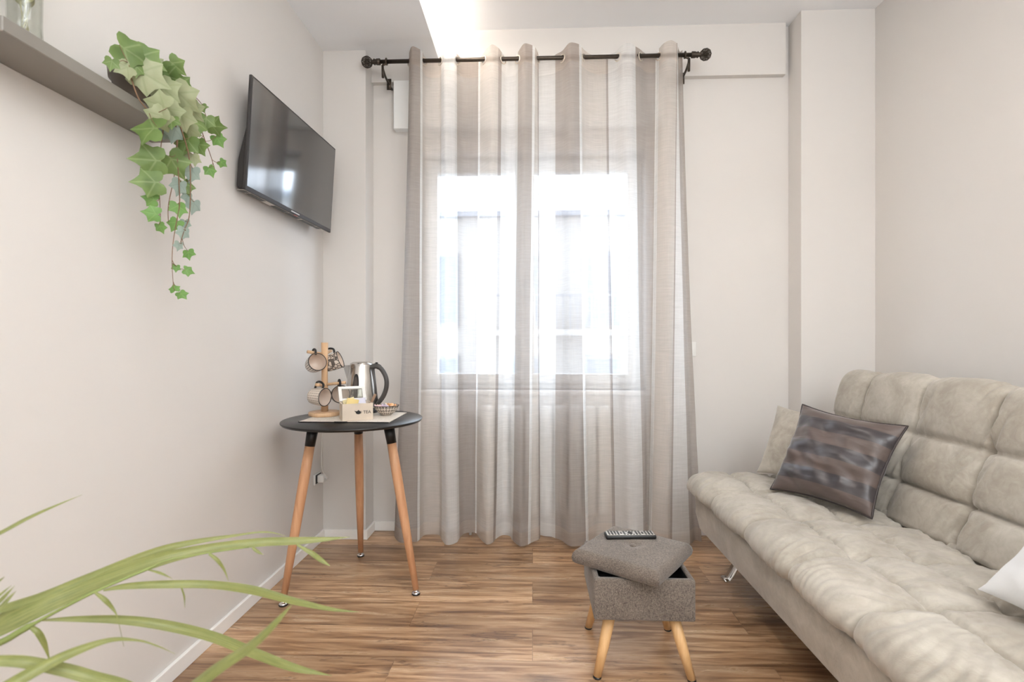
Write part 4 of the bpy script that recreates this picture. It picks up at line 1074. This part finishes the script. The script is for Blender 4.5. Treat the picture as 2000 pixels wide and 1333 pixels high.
f1 = [([(-260, 1010, .70), (0, 880, .72), (200, 780, .74), (450, 672, .77), (800, 548, .80), (1100, 478, .84), (1400, 440, .88), (1600, 432, .91), (1760, 425, .93), (1900, 415, .95)], [90, 125, 128, 112, 84, 56, 50, 44, 26, 1]),
      ([(-200, 890, .71), (0, 805, .73), (240, 728, .75), (500, 622, .78), (900, 472, .83), (1300, 402, .88), (1450, 388, .90), (1550, 410, .91)], [30, 45, 50, 46, 40, 14, 10, 1]),
      ([(560, 705, .76), (680, 680, .77), (900, 668, .79), (1150, 670, .82), (1380, 700, .86), (1600, 760, .90), (1800, 806, .93), (1950, 822, .95)], [10, 34, 44, 44, 48, 38, 20, 1]),
      ([(215, 868, .74), (400, 858, .76), (650, 860, .78), (900, 890, .80), (1150, 950, .83), (1380, 1040, .86), (1600, 1122, .89), (1800, 1168, .91)], [8, 30, 46, 54, 54, 52, 40, 1]),
      ([(150, 890, .73), (205, 930, .73), (240, 990, .735), (268, 1080, .74)], [16, 30, 26, 4]),
      ([(515, 715, .755), (570, 755, .755), (610, 800, .76), (635, 845, .76), (655, 930, .76), (672, 1010, .76)], [12, 24, 16, 5, 2, 1]),
      ([(1135, 505, .835), (1180, 540, .835), (1215, 590, .84), (1240, 655, .84)], [14, 20, 12, 1]),
      ([(1370, 472, .87), (1400, 495, .87), (1430, 512, .87)], [14, 16, 1]),
      ([(1610, 456, .90), (1690, 500, .90), (1745, 540, .905), (1790, 572, .905)], [10, 26, 24, 3]),
      ([(800, 592, .79), (870, 610, .79), (935, 642, .79)], [6, 14, 1]),
      ([(985, 690, .80), (1000, 740, .80), (1002, 800, .80)], [8, 8, 1])]
frond(f1, [root, Vector((-0.86, 0.35, 0.50)), P7(-300, 1110, .70), P7(0, 990, .72), P7(150, 905, .73), P7(500, 720, .755), P7(800, 590, .79), P7(950, 532, .81), P7(1350, 470, .87)], [0.006]*13+[0.0045]*12+[0.0022]*12+[0.0012]*12)
f2 = [([(-250, 1095, .60), (0, 1082, .62), (150, 1090, .63), (350, 1130, .65), (500, 1172, .66), (700, 1225, .68), (900, 1320, .70)], [50, 58, 62, 66, 66, 56, 10]),
      ([(-150, 1330, .58), (50, 1215, .60), (200, 1130, .62), (400, 1035, .65), (600, 972, .68), (750, 976, .70), (850, 1005, .71), (950, 1050, .72)], [60, 74, 66, 50, 26, 12, 8, 1])]
frond(f2, [root, Vector((-0.74, 0.42, 0.45)), P7(-330, 1300, .60), P7(-250, 1095, .60)], [0.006]*19)
f3 = [([(880, 1330, .60), (1060, 1205, .58), (1200, 1105, .57), (1350, 1005, .56), (1480, 890, .55), (1585, 780, .55)], [70, 84, 72, 62, 40, 2])]
frond(f3, [root, Vector((-0.5, 0.42, 0.52)), P7(700, 1480, .61), P7(880, 1330, .60)], [0.005]*19)
f4 = [([(-220, 500, .70), (0, 392, .72), (150, 312, .74), (300, 245, .76), (445, 186, .78)], [22, 22, 20, 12, 1]),
      ([(-120, 870, .66), (0, 760, .68), (40, 720, .69), (80, 680, .70)], [26, 22, 14, 1]), ([(-100, 900, .66), (0, 800, .68), (50, 745, .69), (88, 708, .70)], [26, 24, 16, 1]),
      ([(-80, 720, .66), (0, 650, .68), (26, 630, .69)], [16, 10, 1]), ([(-120, 830, .66), (0, 728, .67), (62, 678, .68)], [18, 14, 1])]
frond(f4, [root, Vector((-0.86, 0.40, 0.60)), P7(-330, 900, .68), P7(-260, 640, .69), P7(-220, 500, .70)], [0.005]*25)
